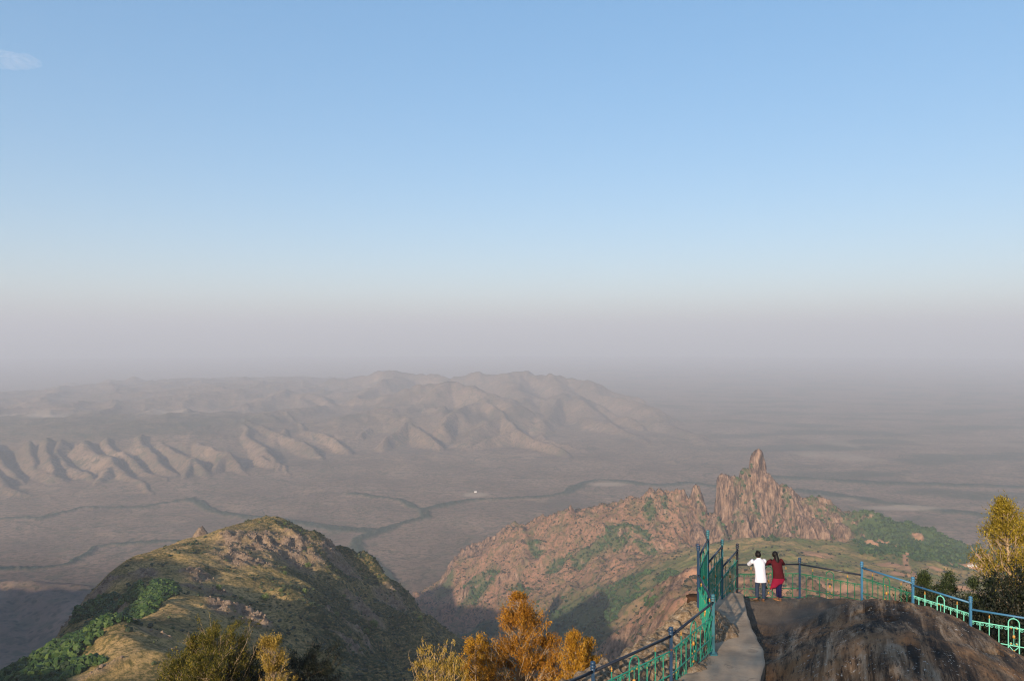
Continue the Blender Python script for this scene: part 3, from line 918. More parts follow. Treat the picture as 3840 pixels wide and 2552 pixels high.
    o = link('thicket', clumps('thicket', pts, 0.8 + 2.8 * r_.rand(len(pts)) ** 2.4, leaf_b, 1, 0.8, 25), leaf_b)
    tag(o, 'brown green bushes dotted over the reddish slopes of the craggy mountain', 'bushes', kind='stuff')
    return xs, ys, Z


PK = build_peak()
# ================================================================== the mountain we stand on
K = 1.07                                       # metres per unit of the first survey of the lookout


def Q(u, v, d):
    return P(u, v, d * K)


def build_hillside():
    xs = spaced((-2900, -1300, 32.0), (-1300, -460, 16.0), (-460, 300, 7.0), (300, 900, 20.0))
    ys = spaced((-700, -60, 20.0), (-60, 420, 7.0), (420, 1700, 18.0))
    X, Y = np.meshgrid(xs, ys, indexing='ij')
    cx = [-1900, -800, -620, -560, -530, -503, -465, -448, -420, -370, -340, -200, -60, -12, 16, 60, 300, 900]
    cz = [95, 84, 82, 74, 57, 37, 27, 14, 0, -7, -16, -13, -8, -3.2, -3.4, -10, -22, -40]
    crest = np.interp(X, cx, cz)  # crest heights shaped to throw shade on the left hill's right flank
    back = crest - 0.35 * np.maximum(-Y, 0)
    near = sstep(120, 30, np.abs(X - 5))
    front = crest - 0.62 * np.maximum(Y, 0) - (0.22 + 0.2 * near) * np.maximum(Y - 8, 0) + near * 3 * sstep(0, 8, Y)
    Z = np.where(Y < 0, back, front)
    # an unseen ridge added to the left, shaped to shade the valley floor
    D, H = polyline_dist(X, Y, [(-2900, 950, -150), (-1900, 950, -150), (-1340, 940, -120), (-1130, 985, -182), (-1040, 1000, -150), (-960, 1000, -158), (-900, 960, -215), (-830, 860, -190), (-740, 720, -150), (-700, 640, -112), (-690, 520, -160), (-760, 300, -80), (-860, 0, 70)])
    side = H - 1.2 * D
    Z = np.maximum(Z, side)
    Z = np.maximum(Z, -960)
    a = sstep(20, 90, np.hypot(X - 5, Y - 10))
    Z += a * ((ridged(X, Y, 120, 4, 201) - 0.75) * 22 * sstep(30, 250, np.abs(X) + Y) + fbm(X, Y, 18, 3, 205) * 1.6)
    M = Mat('hillside_soil', 0.95, 0.05)
    n2 = M.noise(0.3, 5, 0.7)
    col = M.mix(M.rng(M.noise(0.03, 5), 0.4, 0.6), (0.17, 0.11, 0.045), (0.05, 0.06, 0.022))
    M.color(M.mix(M.rng(n2, 0.45, 0.6), col, (0.045, 0.045, 0.02)))
    M.bump(n2, 0.8, 0.8)
    terrain('hillside', xs, ys, Z, M.get(), 'steep scrubby mountainside falling away below the lookout', 'hillside')
    return xs, ys, Z


HS = build_hillside()

# railing corners, surveyed from the photograph: (u, v of the hand rail, distance)
def rail_pt(x, y, z):
    return Vector((x * K, y * K, z * K))


def build_rock():
    xs = spaced((-14, -6, 0.4), (-6, 0, 0.16), (0, 17.6, 0.062), (17.6, 26, 0.4))
    ys = spaced((-6, 6, 0.35), (6, 11, 0.14), (11, 29.5, 0.072), (29.5, 40, 0.4))
    X, Y = np.meshgrid(xs, ys, indexing='ij')
    c = [Q(*q) for q in (
        # dusty floor where the couple stands
        (742, 600, 24.6), (770, 599.5, 24.7), (800, 598.6, 24.8), (760, 608, 23.6), (790, 608, 23.6), (752, 625, 21.6), (780, 622, 21.9), (815, 612, 22.8), (840, 606, 23.2), (742, 597, 25.2), (770, 597, 25.4), (800, 597, 25.4),
        (800, 606, 23.8), (785, 600.5, 24.4), (812, 602.5, 24.0), (770, 604, 24.0), (755, 602, 24.3), (830, 600.5, 23.4), (802, 612, 22.9), (840, 599, 24.0), (850, 598.5, 23.3),
        # the dome
        (850, 601, 21.0), (870, 599, 20.2), (889, 599, 19.8), (906, 603, 19.4), (923, 607, 19.2), (943, 613, 18.9), (954, 618, 18.6), (964, 626, 18.2), (974, 634, 17.6), (985, 646, 16.8), (1000, 658, 16.2), (1011, 669, 15.6), (1020, 682, 15.0),
        (860, 625, 17.6), (890, 625, 16.9), (920, 630, 16.6), (950, 640, 16.2), (980, 668, 14.8), (1000, 684, 14.4), (830, 630, 18.6), (810, 640, 18.4), (790, 640, 19.2), (840, 655, 15.6), (880, 660, 14.6), (920, 660, 14.4), (950, 670, 14.2), (900, 690, 13.2), (850, 690, 13.6), (800, 670, 16.2), (780, 665, 17.0), (770, 690, 15.4), (790, 695, 14.6), (950, 700, 13.0), (1000, 720, 12.5), (1040, 720, 13.2), (850, 760, 10.5), (950, 760, 10.5))]
    c += [(1.5, 3.5, -3.6), (-3, 4, -3.6), (6, 5, -3.6), (4, 9, -5.4), (9, 9, -5.2), (13, 9, -5.6), (0, 0, -1.9), (-8, 0, -2.6), (10, 0, -3.0), (0, -5, -2.2), (18, 4, -6), (18, 12, -9.5)]
    # past the dome the ground drops to the foot of the right railing
    for x, y, z in ((9.4, 25.4, -8.05), (10.6, 23.6, -8.15), (11.4, 22.0, -8.2), (12.1, 20.5, -8.2), (13.5, 19.5, -8.1), (15.5, 18.8, -8.2), (14.2, 16.6, -9.2), (15.2, 14.2, -9.4), (13.2, 14.8, -7.4), (13.4, 17.4, -8.3)):
        c.append((x * K, y * K, z * K))
    # under and beside the paved path, and the outcrop beyond the left railing
    for x, y, z in ((5.6, 14.5, -6.9), (5.5, 16.5, -7.05), (6.1, 18.5, -7.3), (6.5, 20.5, -7.6), (6.9, 22.5, -7.85), (4.2, 15.0, -6.95), (4.9, 18.0, -7.2), (5.7, 21.0, -7.6), (6.4, 24.0, -7.95), (7.0, 25.6, -8.2), (2.2, 13.0, -6.7), (0.9, 12.2, -6.5)):
        c.append((x * K, y * K, z * K))
    c += [Q(*q) for q in ((697, 604, 20.6), (690, 604, 20.8), (675, 610, 19.8), (664, 620, 19.0), (655, 630, 18.0), (641, 638, 17.5), (629, 648, 16.6), (606, 661, 15.6), (579, 673, 14.6), (560, 686, 13.8), (690, 630, 18.6), (660, 655, 16.4), (640, 668, 15.6), (600, 682, 14.2), (670, 640, 17.3))]
    for x, y, z in ((4.2, 22.0, -9.0), (3.0, 20.0, -9.5), (1.6, 18.0, -10.0), (0.2, 16.0, -10.0), (-1.6, 14.0, -9.6), (4.0, 26.0, -13), (0.0, 22.0, -14), (-4, 16, -13), (-8, 10, -9), (6.5, 28.5, -12), (9.5, 28.5, -12), (12.5, 25.5, -12.5), (14.5, 22.5, -12.5), (17.5, 20.5, -13), (20, 16, -13), (22, 26, -19), (10, 34, -19), (-4, 30, -21), (-10, 22, -18), (23, 8, -10)):
        c.append((x * K, y * K, z * K))
    Z = tps(c, X, Y, 0.0)
    # dome strata: long ribs that run down the slope, cracks, pits
    rib_x = (X * 0.86 + Y * 0.5)
    dome = blob(X, Y, 12.4, 17.4, 6.2, 6.8, 0.2, 0.35)
    left = sstep(0.6, -0.6, X - (1.0 + 0.24 * Y) + 0.0) * sstep(10, 12, Y)
    flat = blob(X, Y, 8.6, 25.0, 1.9, 2.9, 0.0, 0.5)
    wob = 0.4 * fbm(X, Y, 3.0, 4, 221)
    ac, al = X * 0.925 - Y * 0.38 + wob, X * 0.38 + Y * 0.925
    rb = ridged(ac, al * 0.1, 0.55, 5, 222, 0.6) - 0.5
    Z += dome * rb * 0.07 + (0.25 + 0.75 * dome) * fbm(X, Y, 3.4, 6, 226) * 0.2 * (1 - 0.85 * flat)
    crack = np.abs(fbm(X * 0.5 + Y * 0.25, Y * 0.5 - X * 0.2, 1.7, 4, 230))
    Z -= dome * sstep(0.03, 0.0, crack) * sstep(0.0, 0.3, fbm(X, Y, 2.5, 2, 231)) * 0.14
    Z += (1 - dome) * (1 - flat) * (ridged(X, Y, 0.8, 4, 233) - 0.5) * 0.08
    Z += left * ((ridged(X, Y, 0.45, 4, 236) - 0.5) * 0.1 + fbm(X, Y, 0.2, 3, 239) * 0.14 + fbm(X, Y, 2.4, 3, 238) * 0.2)
    Z += dome * fbm(X, Y, 0.16, 3, 241) * 0.035
    M = Mat('gneiss', 0.85, 0.25)
    rot = (0, 0, -0.39)
    sv = M.mapped((0.3, 3.4, 1.0), rot, tex=True)
    strk = M.noise(1.0, 9, 0.74, sv, 0.5)
    fine = M.noise(7.0, 8, 0.76, M.mapped((0.5, 2.6, 1.0), rot, tex=True))
    big = M.noise(0.5, 6, 0.65)
    col = M.ramp(strk, [(0.39, (0.022, 0.016, 0.011)), (0.45, (0.075, 0.047, 0.027)), (0.5, (0.18, 0.11, 0.06)), (0.55, (0.29, 0.19, 0.11)), (0.64, (0.44, 0.34, 0.24))])
    col = M.mix(M.rng(big, 0.46, 0.6, 0, 0.85), col, M.mix(strk, (0.1, 0.04, 0.014), (0.56, 0.3, 0.13)))
    col = M.mix(M.rng(fine, 0.52, 0.62, 0, 0.8), col, (0.016, 0.014, 0.013))
    col = M.mix(M.math('MULTIPLY', M.rng(M.noise(0.6, 6, 0.7, M.mapped((1.4, 2.0, 1.0), rot, tex=True)), 0.47, 0.6), M.rng(fine, 0.35, 0.55, 0.9, 0.3)), col, (0.025, 0.02, 0.016))
    spk = M.math('MULTIPLY', M.rng(M.noise(11.0, 5, 0.7), 0.6, 0.66), M.rng(M.noise(0.9, 3), 0.44, 0.6))
    lich = M.math('MULTIPLY', M.rng(M.math('ADD', M.voro(10.0), M.math('MULTIPLY', M.noise(3.0, 3), 0.3)), 0.2, 0.26, 1.0, 0.0), M.rng(M.noise(1.1, 4), 0.44, 0.56))
    spk = M.math('MAXIMUM', spk, lich)
    col = M.mix(spk, col, (0.6, 0.58, 0.52))
    dust = M.mix(M.noise(2.5, 8, 0.72), (0.07, 0.052, 0.038), (0.26, 0.195, 0.14))
    col = M.mix(M.attr('flat'), col, dust)
    peb = M.ramp(M.noise(9.0, 8, 0.78), [(0.32, (0.06, 0.045, 0.03)), (0.5, (0.28, 0.19, 0.11)), (0.66, (0.5, 0.42, 0.32))])
    col = M.mix(M.attr('left'), col, peb)
    M.color(col)
    M.bump(M.math('ADD', M.noise(9.0, 8, 0.78), M.math('ADD', M.math('MULTIPLY', fine, 0.8), strk)), 0.9, 0.09)
    terrain('rock_ground', xs, ys, Z, M.get(), 'dark streaked rock dome with pale lichen beside the paved lookout path', 'rock', {'flat': flat * (0.7 + 0.3 * sstep(-0.2, 0.1, fbm(X, Y, 0.9, 4, 244))), 'left': left})
    return xs, ys, Z


RK = build_rock()


def rock_z(x, y):
    return float(bilin(RK[0], RK[1], RK[2], np.array([x]), np.array([y]))[0])


def slab_z(y):
    return -(5.0 + 0.107 * (y / K)) * K


def build_path():
    left = [(-2.2, 10.5), (0.0, 12.5), (1.40, 13.84), (3.08, 15.5), (4.40, 17.5), (4.54, 19.5), (5.24, 21.4), (6.08, 23.15), (6.62, 24.25)]
    right = [(2.2, 10.5), (3.4, 12.5), (4.3, 14.4), (4.95, 15.9), (5.45, 17.2), (5.67, 18.07), (6.04, 20.3), (6.5, 22.2), (6.92, 24.0)]
    # resample both edges
    def samp(pl, n):
        L = [0]
        for a, b in zip(pl[:-1], pl[1:]):
            L.append(L[-1] + math.hypot(b[0] - a[0], b[1] - a[1]))
        t = np.linspace(0, L[-1], n)
        return np.interp(t, L, [p[0] for p in pl]), np.interp(t, L, [p[1] for p in pl])
    n, m = 120, 34
    lx, ly = samp(left, n)
    rx, ry = samp(right, n)
    k = np.ones(7) / 7
    sm = lambda a: np.concatenate([a[:3], np.convolve(a, k, 'valid'), a[-3:]])
    rx, ry = sm(rx), sm(ry)
    t = np.linspace(0, 1, m)
    X = (lx[:, None] * (1 - t) + rx[:, None] * t) * K
    Y = (ly[:, None] * (1 - t) + ry[:, None] * t) * K
    X[:, 0] -= 0.1
    X[:, -1] += 0.05 * fbm(Y[:, -1], Y[:, -1] * 0 + 3, 0.8, 3, 250)
    Z = slab_z(Y) + fbm(X, Y, 1.1, 3, 251) * 0.025
    Z[:, -1] -= 0.035
    Z[-1, :] -= 0.03
    bot = Z - 0.02
    V = [np.stack([X.ravel(), Y.ravel(), Z.ravel()], 1)]
    Fc = [grid_faces(n, m)[:, ::-1]]
    # skirts: the cast edges of the slab
    def skirt(xs_, ys_, zs_, drop):
        b = sum(len(v) for v in V)
        top = np.stack([xs_, ys_, zs_], 1)
        lo = np.stack([xs_, ys_, zs_ - drop], 1)
        V.append(np.concatenate([top, lo]))
        q = len(xs_)
        i = np.arange(q - 1)
        Fc.append(np.stack([b + i, b + i + 1, b + q + i + 1, b + q + i], 1))
    skirt(X[:, -1], Y[:, -1], Z[:, -1], 0.75)
    skirt(X[::-1, 0], Y[::-1, 0], Z[::-1, 0], 0.9)
    skirt(X[-1, ::-1], Y[-1, ::-1], Z[-1, ::-1], 0.75)
    M = Mat('concrete', 0.9, 0.2)
    a = M.noise(0.9, 6, 0.65)
    b = M.noise(7.0, 6, 0.7)
    col = M.ramp(a, [(0.3, (0.22, 0.165, 0.115)), (0.5, (0.33, 0.25, 0.175)), (0.7, (0.4, 0.31, 0.22))])
    col = M.mix(M.rng(b, 0.55, 0.75, 0, 0.5), col, (0.16, 0.13, 0.105))
    col = M.mix(M.rng(M.noise(2.0, 5, 0.6, M.mapped((1, 0.25, 1))), 0.55, 0.75, 0, 0.35), col, (0.12, 0.1, 0.08))
    col = M.mix(M.rng(M.noise(1.3, 7, 0.7, None, 1.2), 0.56, 0.64, 0, 0.6), col, (0.13, 0.105, 0.08))
    M.color(col)
    M.bump(b, 0.35, 0.03)
    V = np.concatenate(V)
    me = np_mesh('path', V, np.concatenate(Fc), True)
    o = link('path', me, M.get())
    tag(o, 'worn grey concrete path sloping down along the green railing', 'path', kind='structure')


build_path()

# ================================================================== the railing
BLUE = paint('blue_paint', (0.014, 0.04, 0.085), amount=0.6)
DARK = paint('dark_rail_paint', (0.016, 0.02, 0.03), rust=(0.06, 0.03, 0.02), rough=0.35, amount=0.6)
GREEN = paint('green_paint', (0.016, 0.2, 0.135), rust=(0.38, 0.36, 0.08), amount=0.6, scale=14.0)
SHADE_GREEN = paint('shaded_green_paint', (0.01, 0.12, 0.066), rust=(0.1, 0.12, 0.03), amount=0.6, scale=14.0)  # darkened copy of the green paint, shade put into its colour
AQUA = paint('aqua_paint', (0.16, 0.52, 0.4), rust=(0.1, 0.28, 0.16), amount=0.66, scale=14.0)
SKYB = paint('light_blue_paint', (0.04, 0.14, 0.25), amount=0.64)
TEAL = paint('teal_paint', (0.03, 0.12, 0.15), amount=0.58)
GOLD = paint('gold_paint', (0.38, 0.2, 0.04), rust=(0.16, 0.07, 0.02), amount=0.58, scale=30.0)
RAIL_H = 1.07


def spiral(c, ex, ez, r, turns, start, sgn=1, n=22, shrink=0.85):
    c, pts = Vector(c), []
    for i in range(n + 1):
        t = i / n
        a = start + sgn * turns * 2 * math.pi * t
        q = r * (1 - shrink * t)
        pts.append(c + ex * (q * math.cos(a)) + ez * (q * math.sin(a)))
    return pts


def post(parent, base, h, mat, name='post'):
    """Square steel post with a collared ball on top."""
    mb = MB()
    mb.box((0, 0, h * 0.47), (0.058, 0.058, h * 0.94))
    mb.box((0, 0, 0.02), (0.16, 0.16, 0.04))
    o = mb.build(name, mat, parent, loc=base)
    fb = MB()
    fb.lathe((0, 0, h * 0.94), [(0.05, 0.0), (0.058, 0.012), (0.045, 0.022), (0.045, 0.05), (0.06, 0.058), (0.06, 0.075), (0.03, 0.083), (0.048, 0.1), (0.054, 0.125), (0.045, 0.15), (0.012, 0.165)], 10)
    fb.build('finial', mat, o, True)
    return o


def bay(parent, a, b, mats, arch=True, high=1.07):
    """One railing bay between two points of its hand rail, a to b (world), drop RAIL_H*K below."""
    A, B = Vector(a), Vector(b)
    rail_m, bar_m, = mats
    Ln = (B - A)
    W_ = Vector((Ln.x, Ln.y, 0)).length
    ex = Ln / W_                       # per metre along, slope included
    ez = Vector((0, 0, 1))
    H = high * K
    O = A.copy()

    def w(s, z):                       # s along, z above the foot of the panel
        return ex * s + ez * (z - H) + O - A0
    A0 = A.copy()
    hr = MB()
    hr.tube([w(0, H), w(W_, H)], 0.029, 8)
    hr.build('handrail', rail_m, parent, True, loc=A0 - Vector(parent.location))
    mb = MB()
    zt, zl, zb = H - 0.29 * K, (0.30 if high < 1.2 else 0.36) * H, 0.045 * H
    mb.tube([w(0, zt), w(W_, zt)], 0.016, 5)
    mb.tube([w(0, zl), w(W_, zl)], 0.014, 5)
    mb.tube([w(0, zb), w(W_, zb)], 0.012, 5)
    mid = W_ / 2
    hw = W_ * 0.062
    fr = [0.11, 0.22, 0.33, 0.67, 0.78, 0.89]
    thin = [0.165, 0.275, 0.385, 0.615, 0.725, 0.835] if high > 1.2 else []
    for f in thin:
        mb.tube([w(W_ * f, zb), w(W_ * f, zt)], 0.008, 4)
    if not arch:
        fr = [0.11, 0.22, 0.33, 0.44, 0.56, 0.67, 0.78, 0.89]
    for f in fr:
        s = W_ * f
        spear = f in (0.22, 0.78)
        mb.tube([w(s, zb if not spear else zl), w(s, zt + (0.13 * H if spear else 0.0))], 0.0125, 5)
    # scrolls hanging under the top bar
    xs_ = [0.0] + [f * W_ for f in fr[:3]] + ([mid - hw, mid + hw] if arch else []) + [f * W_ for f in fr[3:]] + [W_]
    for s0, s1 in zip(xs_[:-1], xs_[1:]):
        if arch and abs(s0 - (mid - hw)) < 1e-6:
            continue
        g = s1 - s0
        r = min(0.055, g * 0.22)
        for c_, sg, st in ((s0 + g * 0.27, 1, math.pi * 0.5), (s1 - g * 0.27, -1, math.pi * 0.5)):
            pts = spiral(w(c_, zt - r * 1.05), ex, ez, r, 1.35, st, sg, 18)
            mb.tube(pts, 0.0065, 4)
    # low arches with paired scrolls between the lower bars
    for c_ in (W_ * 0.22, W_ * 0.78):
        R = W_ * 0.105
        hh = (zl - zb) * 0.95
        mb.tube([w(c_ + R * math.cos(t), zb + hh * math.sin(t)) for t in np.linspace(0.0, math.pi, 15)], 0.0075, 4)
        for sg in (-1, 1):
            pts = spiral(w(c_ + sg * R * 0.42, zb + hh * 0.34), ex, ez, R * 0.4, 1.2, math.pi / 2, -sg, 16)
            mb.tube(pts, 0.006, 4)
    panel = mb.build('panel', bar_m, parent, loc=A0 - Vector(parent.location))
    # spear heads
    for f in (0.22, 0.78):
        sp = MB()
        sp.lathe(w(W_ * f, zt + 0.13 * H), [(0.008, -0.01), (0.02, 0.01), (0.009, 0.02), (0.023, 0.042), (0.011, 0.065), (0.003, 0.095)], 6)
        sp.build('spear_head', GOLD, panel)
    if arch:
        ab = MB()
        top = H - 0.065
        pts = [w(mid - hw, zb)] + [w(mid - hw, top - hw)] + [w(mid + hw * math.cos(t), top - hw + hw * math.sin(t)) for t in np.linspace(math.pi, 0, 13)] + [w(mid + hw, zb)]
        ab.tube(pts, 0.014, 5)
        ab.tube([w(mid, top), w(mid, H)], 0.01, 5)
        ab.tube([w(mid, zl + 0.05), w(mid, zt - 0.03)], 0.008, 5)
        for sg in (-1, 1):
            ab.tube([w(mid, zt - 0.04)] + spiral(w(mid + sg * hw * 0.46, zt - 0.01), ex, ez, hw * 0.42, 1.1, math.pi if sg > 0 else 0, -sg, 16), 0.007, 4)
            ab.tube([w(mid, zl + 0.07)] + spiral(w(mid + sg * hw * 0.46, zl + 0.055), ex, ez, hw * 0.42, 1.1, math.pi if sg > 0 else 0, sg, 16), 0.007, 4)
            ab.tube([w(mid - sg * hw, zb), w(mid + sg * hw, zl)], 0.011, 5)
        arch_o = ab.build('arch', bar_m, panel)
        balls = [(mid, (zt + zl) / 2, 0.042, 1.25), (mid, (zb + zl) / 2, 0.036, 1.0)]
        for sg in (-1, 1):
            balls += [(mid + sg * hw * 0.5, zt - 0.015, 0.026, 1.0), (mid + sg * hw * 0.5, zl + 0.05, 0.026, 1.0)]
        for s, z, q, e in balls:
            gb = MB()
            gb.ball(w(s, z), q, 8, 6, (0.9, 0.9, e))
            gb.build('rosette', GOLD, panel, True)
    return panel


def railing(label, posts, bays, loc):
    r = empty('railing', loc)
    tag(r, label, 'railing', 'painted iron railings of the lookout')
    L = Vector(loc)
    for (x, y, zt, h, m) in posts:
        post(r, rail_pt(x, y, zt) - Vector((0, 0, h * K)) - L, h * K, m)
    for q in bays:
        bay(r, rail_pt(*q[0]), rail_pt(*q[1]), q[2], True, q[3] if len(q) > 3 else RAIL_H)
    return r


def build_railings():
    z0 = -5.72
    Q_1, Q0, Q1, N_, P1 = (-0.28, 12.18), (1.40, 13.84), (3.08, 15.5), (4.40, 17.5), (4.54, 19.5)
    P2, P3, P4 = (5.24, 21.4), (6.08, 23.15), (7.04, 25.0)
    R1, R2, R3, R4, R5 = (9.01, 25.06), (10.45, 23.9), (11.2, 22.35), (11.95, 20.85), (13.55, 19.8)
    d = 0.1
    railing('green and dark blue railing closest to the camera along the left edge of the path',
            [(*Q_1, z0 + d, 1.17, BLUE), (*Q0, z0 + d, 1.17, BLUE), (*Q1, z0 + d, 1.17, BLUE), (*N_, z0 + d, 1.25, TEAL)],
            [((*Q_1, z0), (*Q0, z0), (DARK, GREEN)), ((*Q0, z0), (*Q1, z0), (DARK, GREEN)), ((*Q1, z0), (*N_, z0), (DARK, GREEN))],
            rail_pt(*Q1, z0 - 1.07))
    railing('tall green railing stepping down in bays beside the far end of the path',
            [(*P1, -4.98, 2.05, BLUE), (*P2, -5.08, 2.3, TEAL), (*P3, -5.78, 1.95, TEAL), (*P4, -6.38, 1.68, DARK)],
            [((*N_, z0), (*P1, z0), (DARK, GREEN), 1.24), ((*P1, -5.31), (*P2, -5.31), (DARK, GREEN), 1.85), ((*P2, -5.95), (*P3, -5.95), (DARK, GREEN), 1.42), ((*P3, -6.56), (*P4, -6.56), (DARK, GREEN), 1.21)],
            rail_pt(*P1, z0 - 1.07))
    railing('green railing the couple leans on, curving down to the right with blue posts',
            [(*R1, -6.87, 1.22, BLUE), (*R2, -6.66, 1.4, SKYB), (*R3, -6.66, 1.4, SKYB), (*R4, -6.72, 1.5, SKYB), (*R5, -6.9, 1.3, SKYB)],
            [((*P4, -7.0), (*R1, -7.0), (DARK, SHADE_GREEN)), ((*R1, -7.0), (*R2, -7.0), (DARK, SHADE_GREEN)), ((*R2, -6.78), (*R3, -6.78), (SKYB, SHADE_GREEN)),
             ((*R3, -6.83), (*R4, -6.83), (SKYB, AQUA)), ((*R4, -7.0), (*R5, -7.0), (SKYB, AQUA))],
            rail_pt(*R1, -8.07))


build_railings()
# ================================================================== trees
BARK_L = None


def bark(name, a, b):
    M = Mat(name, 0.9, 0.1)
    n = M.noise(6.0, 5, 0.7, M.mapped((1, 1, 0.25), src=M.objpos()))
    M.color(M.mix(n, a, b))
    M.bump(n, 0.5, 0.02)
    return M.get()


BARK_PALE = bark('pale_bark', (0.22, 0.15, 0.09), (0.42, 0.31, 0.2))
BARK_DARK = bark('dark_bark', (0.03, 0.022, 0.016), (0.1, 0.075, 0.05))


def leaves_mesh(name, cen, dirs, ln, wd, tint, seed):
    r = np.random.RandomState(seed)
    n = len(cen)
    d = dirs / (np.linalg.norm(dirs, axis=1, keepdims=True) + 1e-9)
    s = np.cross(d, r.randn(n, 3))
    s /= (np.linalg.norm(s, axis=1, keepdims=True) + 1e-9)
    L = (ln * (0.6 + 0.8 * r.rand(n)))[:, None]
    Wd = (wd * (0.6 + 0.8 * r.rand(n)))[:, None]
    V = np.stack([cen - d * L * 0.5, cen + s * Wd * 0.5, cen + d * L * 0.5, cen - s * Wd * 0.5], 1).reshape(-1, 3)
    Fc = np.arange(n * 4).reshape(n, 4)
    return np_mesh(name, V, Fc, False, {'tint': np.repeat(tint, 4)})


def make_tree(name, label, cat, base, height, crown, leaf, bark_m, seed, n_prim=26, n_leaf=9000, tb=0.2, lift=(0.5, 1.0), leaf_len=0.16, leaf_w=0.05, spread=0.22,
              trunk_r=0.12, lean=(0, 0), group=None, wisp=0.3, up=0.4, gap=0.0, limb=1.0, leaders=1):
    """A tree of trunk, limbs, twigs and many leaf-sized faces. crown(t): radius at the share t of the height."""
    r = random.Random(seed)
    nr = np.random.RandomState(seed)
    o = empty(name, base)
    tag(o, label, cat, group)
    mb = MB()
    tr = []
    for k in range(9):
        t = k / 8
        tr.append(Vector((lean[0] * t * t * height + 0.02 * height * math.sin(seed + 4.1 * t), lean[1] * t * t * height + 0.02 * height * math.cos(seed * 1.7 + 3.3 * t), t * height * 0.97)))

    def at(t):
        q = min(max(t, 0), 0.999) * 8
        k = int(q)
        return tr[k].lerp(tr[k + 1], q - k)
    mb.tube([(0, 0, -0.6)] + tr, [trunk_r * 1.25] + [trunk_r * (1 - k / 8) ** 0.8 + 0.012 for k in range(9)], 7)
    tips, tdir = [], []
    for i in range(n_prim):
        t = tb + (1 - tb) * ((i + r.random() * 0.8) / n_prim)
        R = crown(t) * r.uniform(0.62, 1.12)
        if R < 0.08:
            R = 0.08
        az = i * 2.399963 + r.uniform(-0.5, 0.5)
        el = r.uniform(*lift)
        h0 = max(0.03, t - 0.55 * R * math.tan(el) / height)
        p0 = at(h0)
        hd = Vector((math.cos(az), math.sin(az), 0))
        pts = [p0]
        n = 5
        for k in range(1, n + 1):
            s = k / n
            z = R * math.tan(el) * (s ** (1.0 + up)) if el > 0 else R * math.tan(el) * s
            pts.append(p0 + hd * (R * s) + Vector((r.uniform(-1, 1), r.uniform(-1, 1), r.uniform(-0.6, 0.6))) * 0.05 * R * s + Vector((0, 0, z)))
        br = max(0.014, trunk_r * 0.42 * (1 - t * 0.75)) * limb
        mb.tube(pts, [br * (1 - 0.85 * k / n) + 0.006 for k in range(n + 1)], 5, False)
        for j in range(6):
            s = 0.3 + 0.7 * (j + r.random()) / 6
            q = s * n
            k = min(int(q), n - 1)
            p = pts[k].lerp(pts[k + 1], q - k)
            d = (pts[k + 1] - pts[k]).normalized()
            side = Vector((r.uniform(-1, 1), r.uniform(-1, 1), r.uniform(-0.3, 1.1))).normalized()
            d2 = (d * 0.8 + side * 0.9).normalized()
            L2 = R * r.uniform(0.22, 0.42) * (1.15 - 0.4 * s)
            e = p + d2 * L2
            mb.tube([p, p + d2 * L2 * 0.5 + Vector((0, 0, 0.03 * R)), e], [br * 0.35 + 0.004, br * 0.22 + 0.003, 0.003], 4, False)
            for m in range(3):
                tips.append(p.lerp(e, 0.35 + 0.65 * (m + r.random()) / 3))
                tdir.append(d2)
    mb.build('trunk', bark_m, o, True)
    T = np.array([v[:] for v in tips])
    D = np.array([v[:] for v in tdir])
    wgt = np.ones(len(T))
    if gap > 0:                                   # thin patches where the sky shows through
        nz = fbm(T[:, 0] + T[:, 1] * 0.5 + seed, T[:, 2] + T[:, 1] * 0.3, 0.32 * height * 0.3, 2, 300 + seed % 7)
        wgt = np.clip(1 - gap + 2.2 * nz, 0.02, 2)
    ct = nr.rand(len(T))
    idx = nr.choice(len(T), n_leaf, p=wgt / wgt.sum())
    cen = T[idx] + nr.randn(n_leaf, 3) * spread * (0.5 + 0.5 * nr.rand(n_leaf, 1))
    dirs = D[idx] * (1 - wisp) + nr.randn(n_leaf, 3) * 0.55 + np.array([0, 0, up])
    tint = np.clip(0.55 * ct[idx] + 0.45 * nr.rand(n_leaf), 0, 1)
    me = leaves_mesh('crown', cen, dirs, leaf_len, leaf_w, tint, seed)
    link('crown', me, leaf, o)
    return o


def cone(r0, p=0.8, low=0.15):
    """A spire: widest low down, closing to the tip."""
    return lambda t: r0 * (max(0.0, 1 - t) ** p) * (0.55 + 0.45 * min(1, t / low))


def dome(r0, c=0.62):
    return lambda t: r0 * math.sqrt(max(0.02, 1 - ((t - c) / (1.02 - c if t > c else c + 0.12)) ** 2))


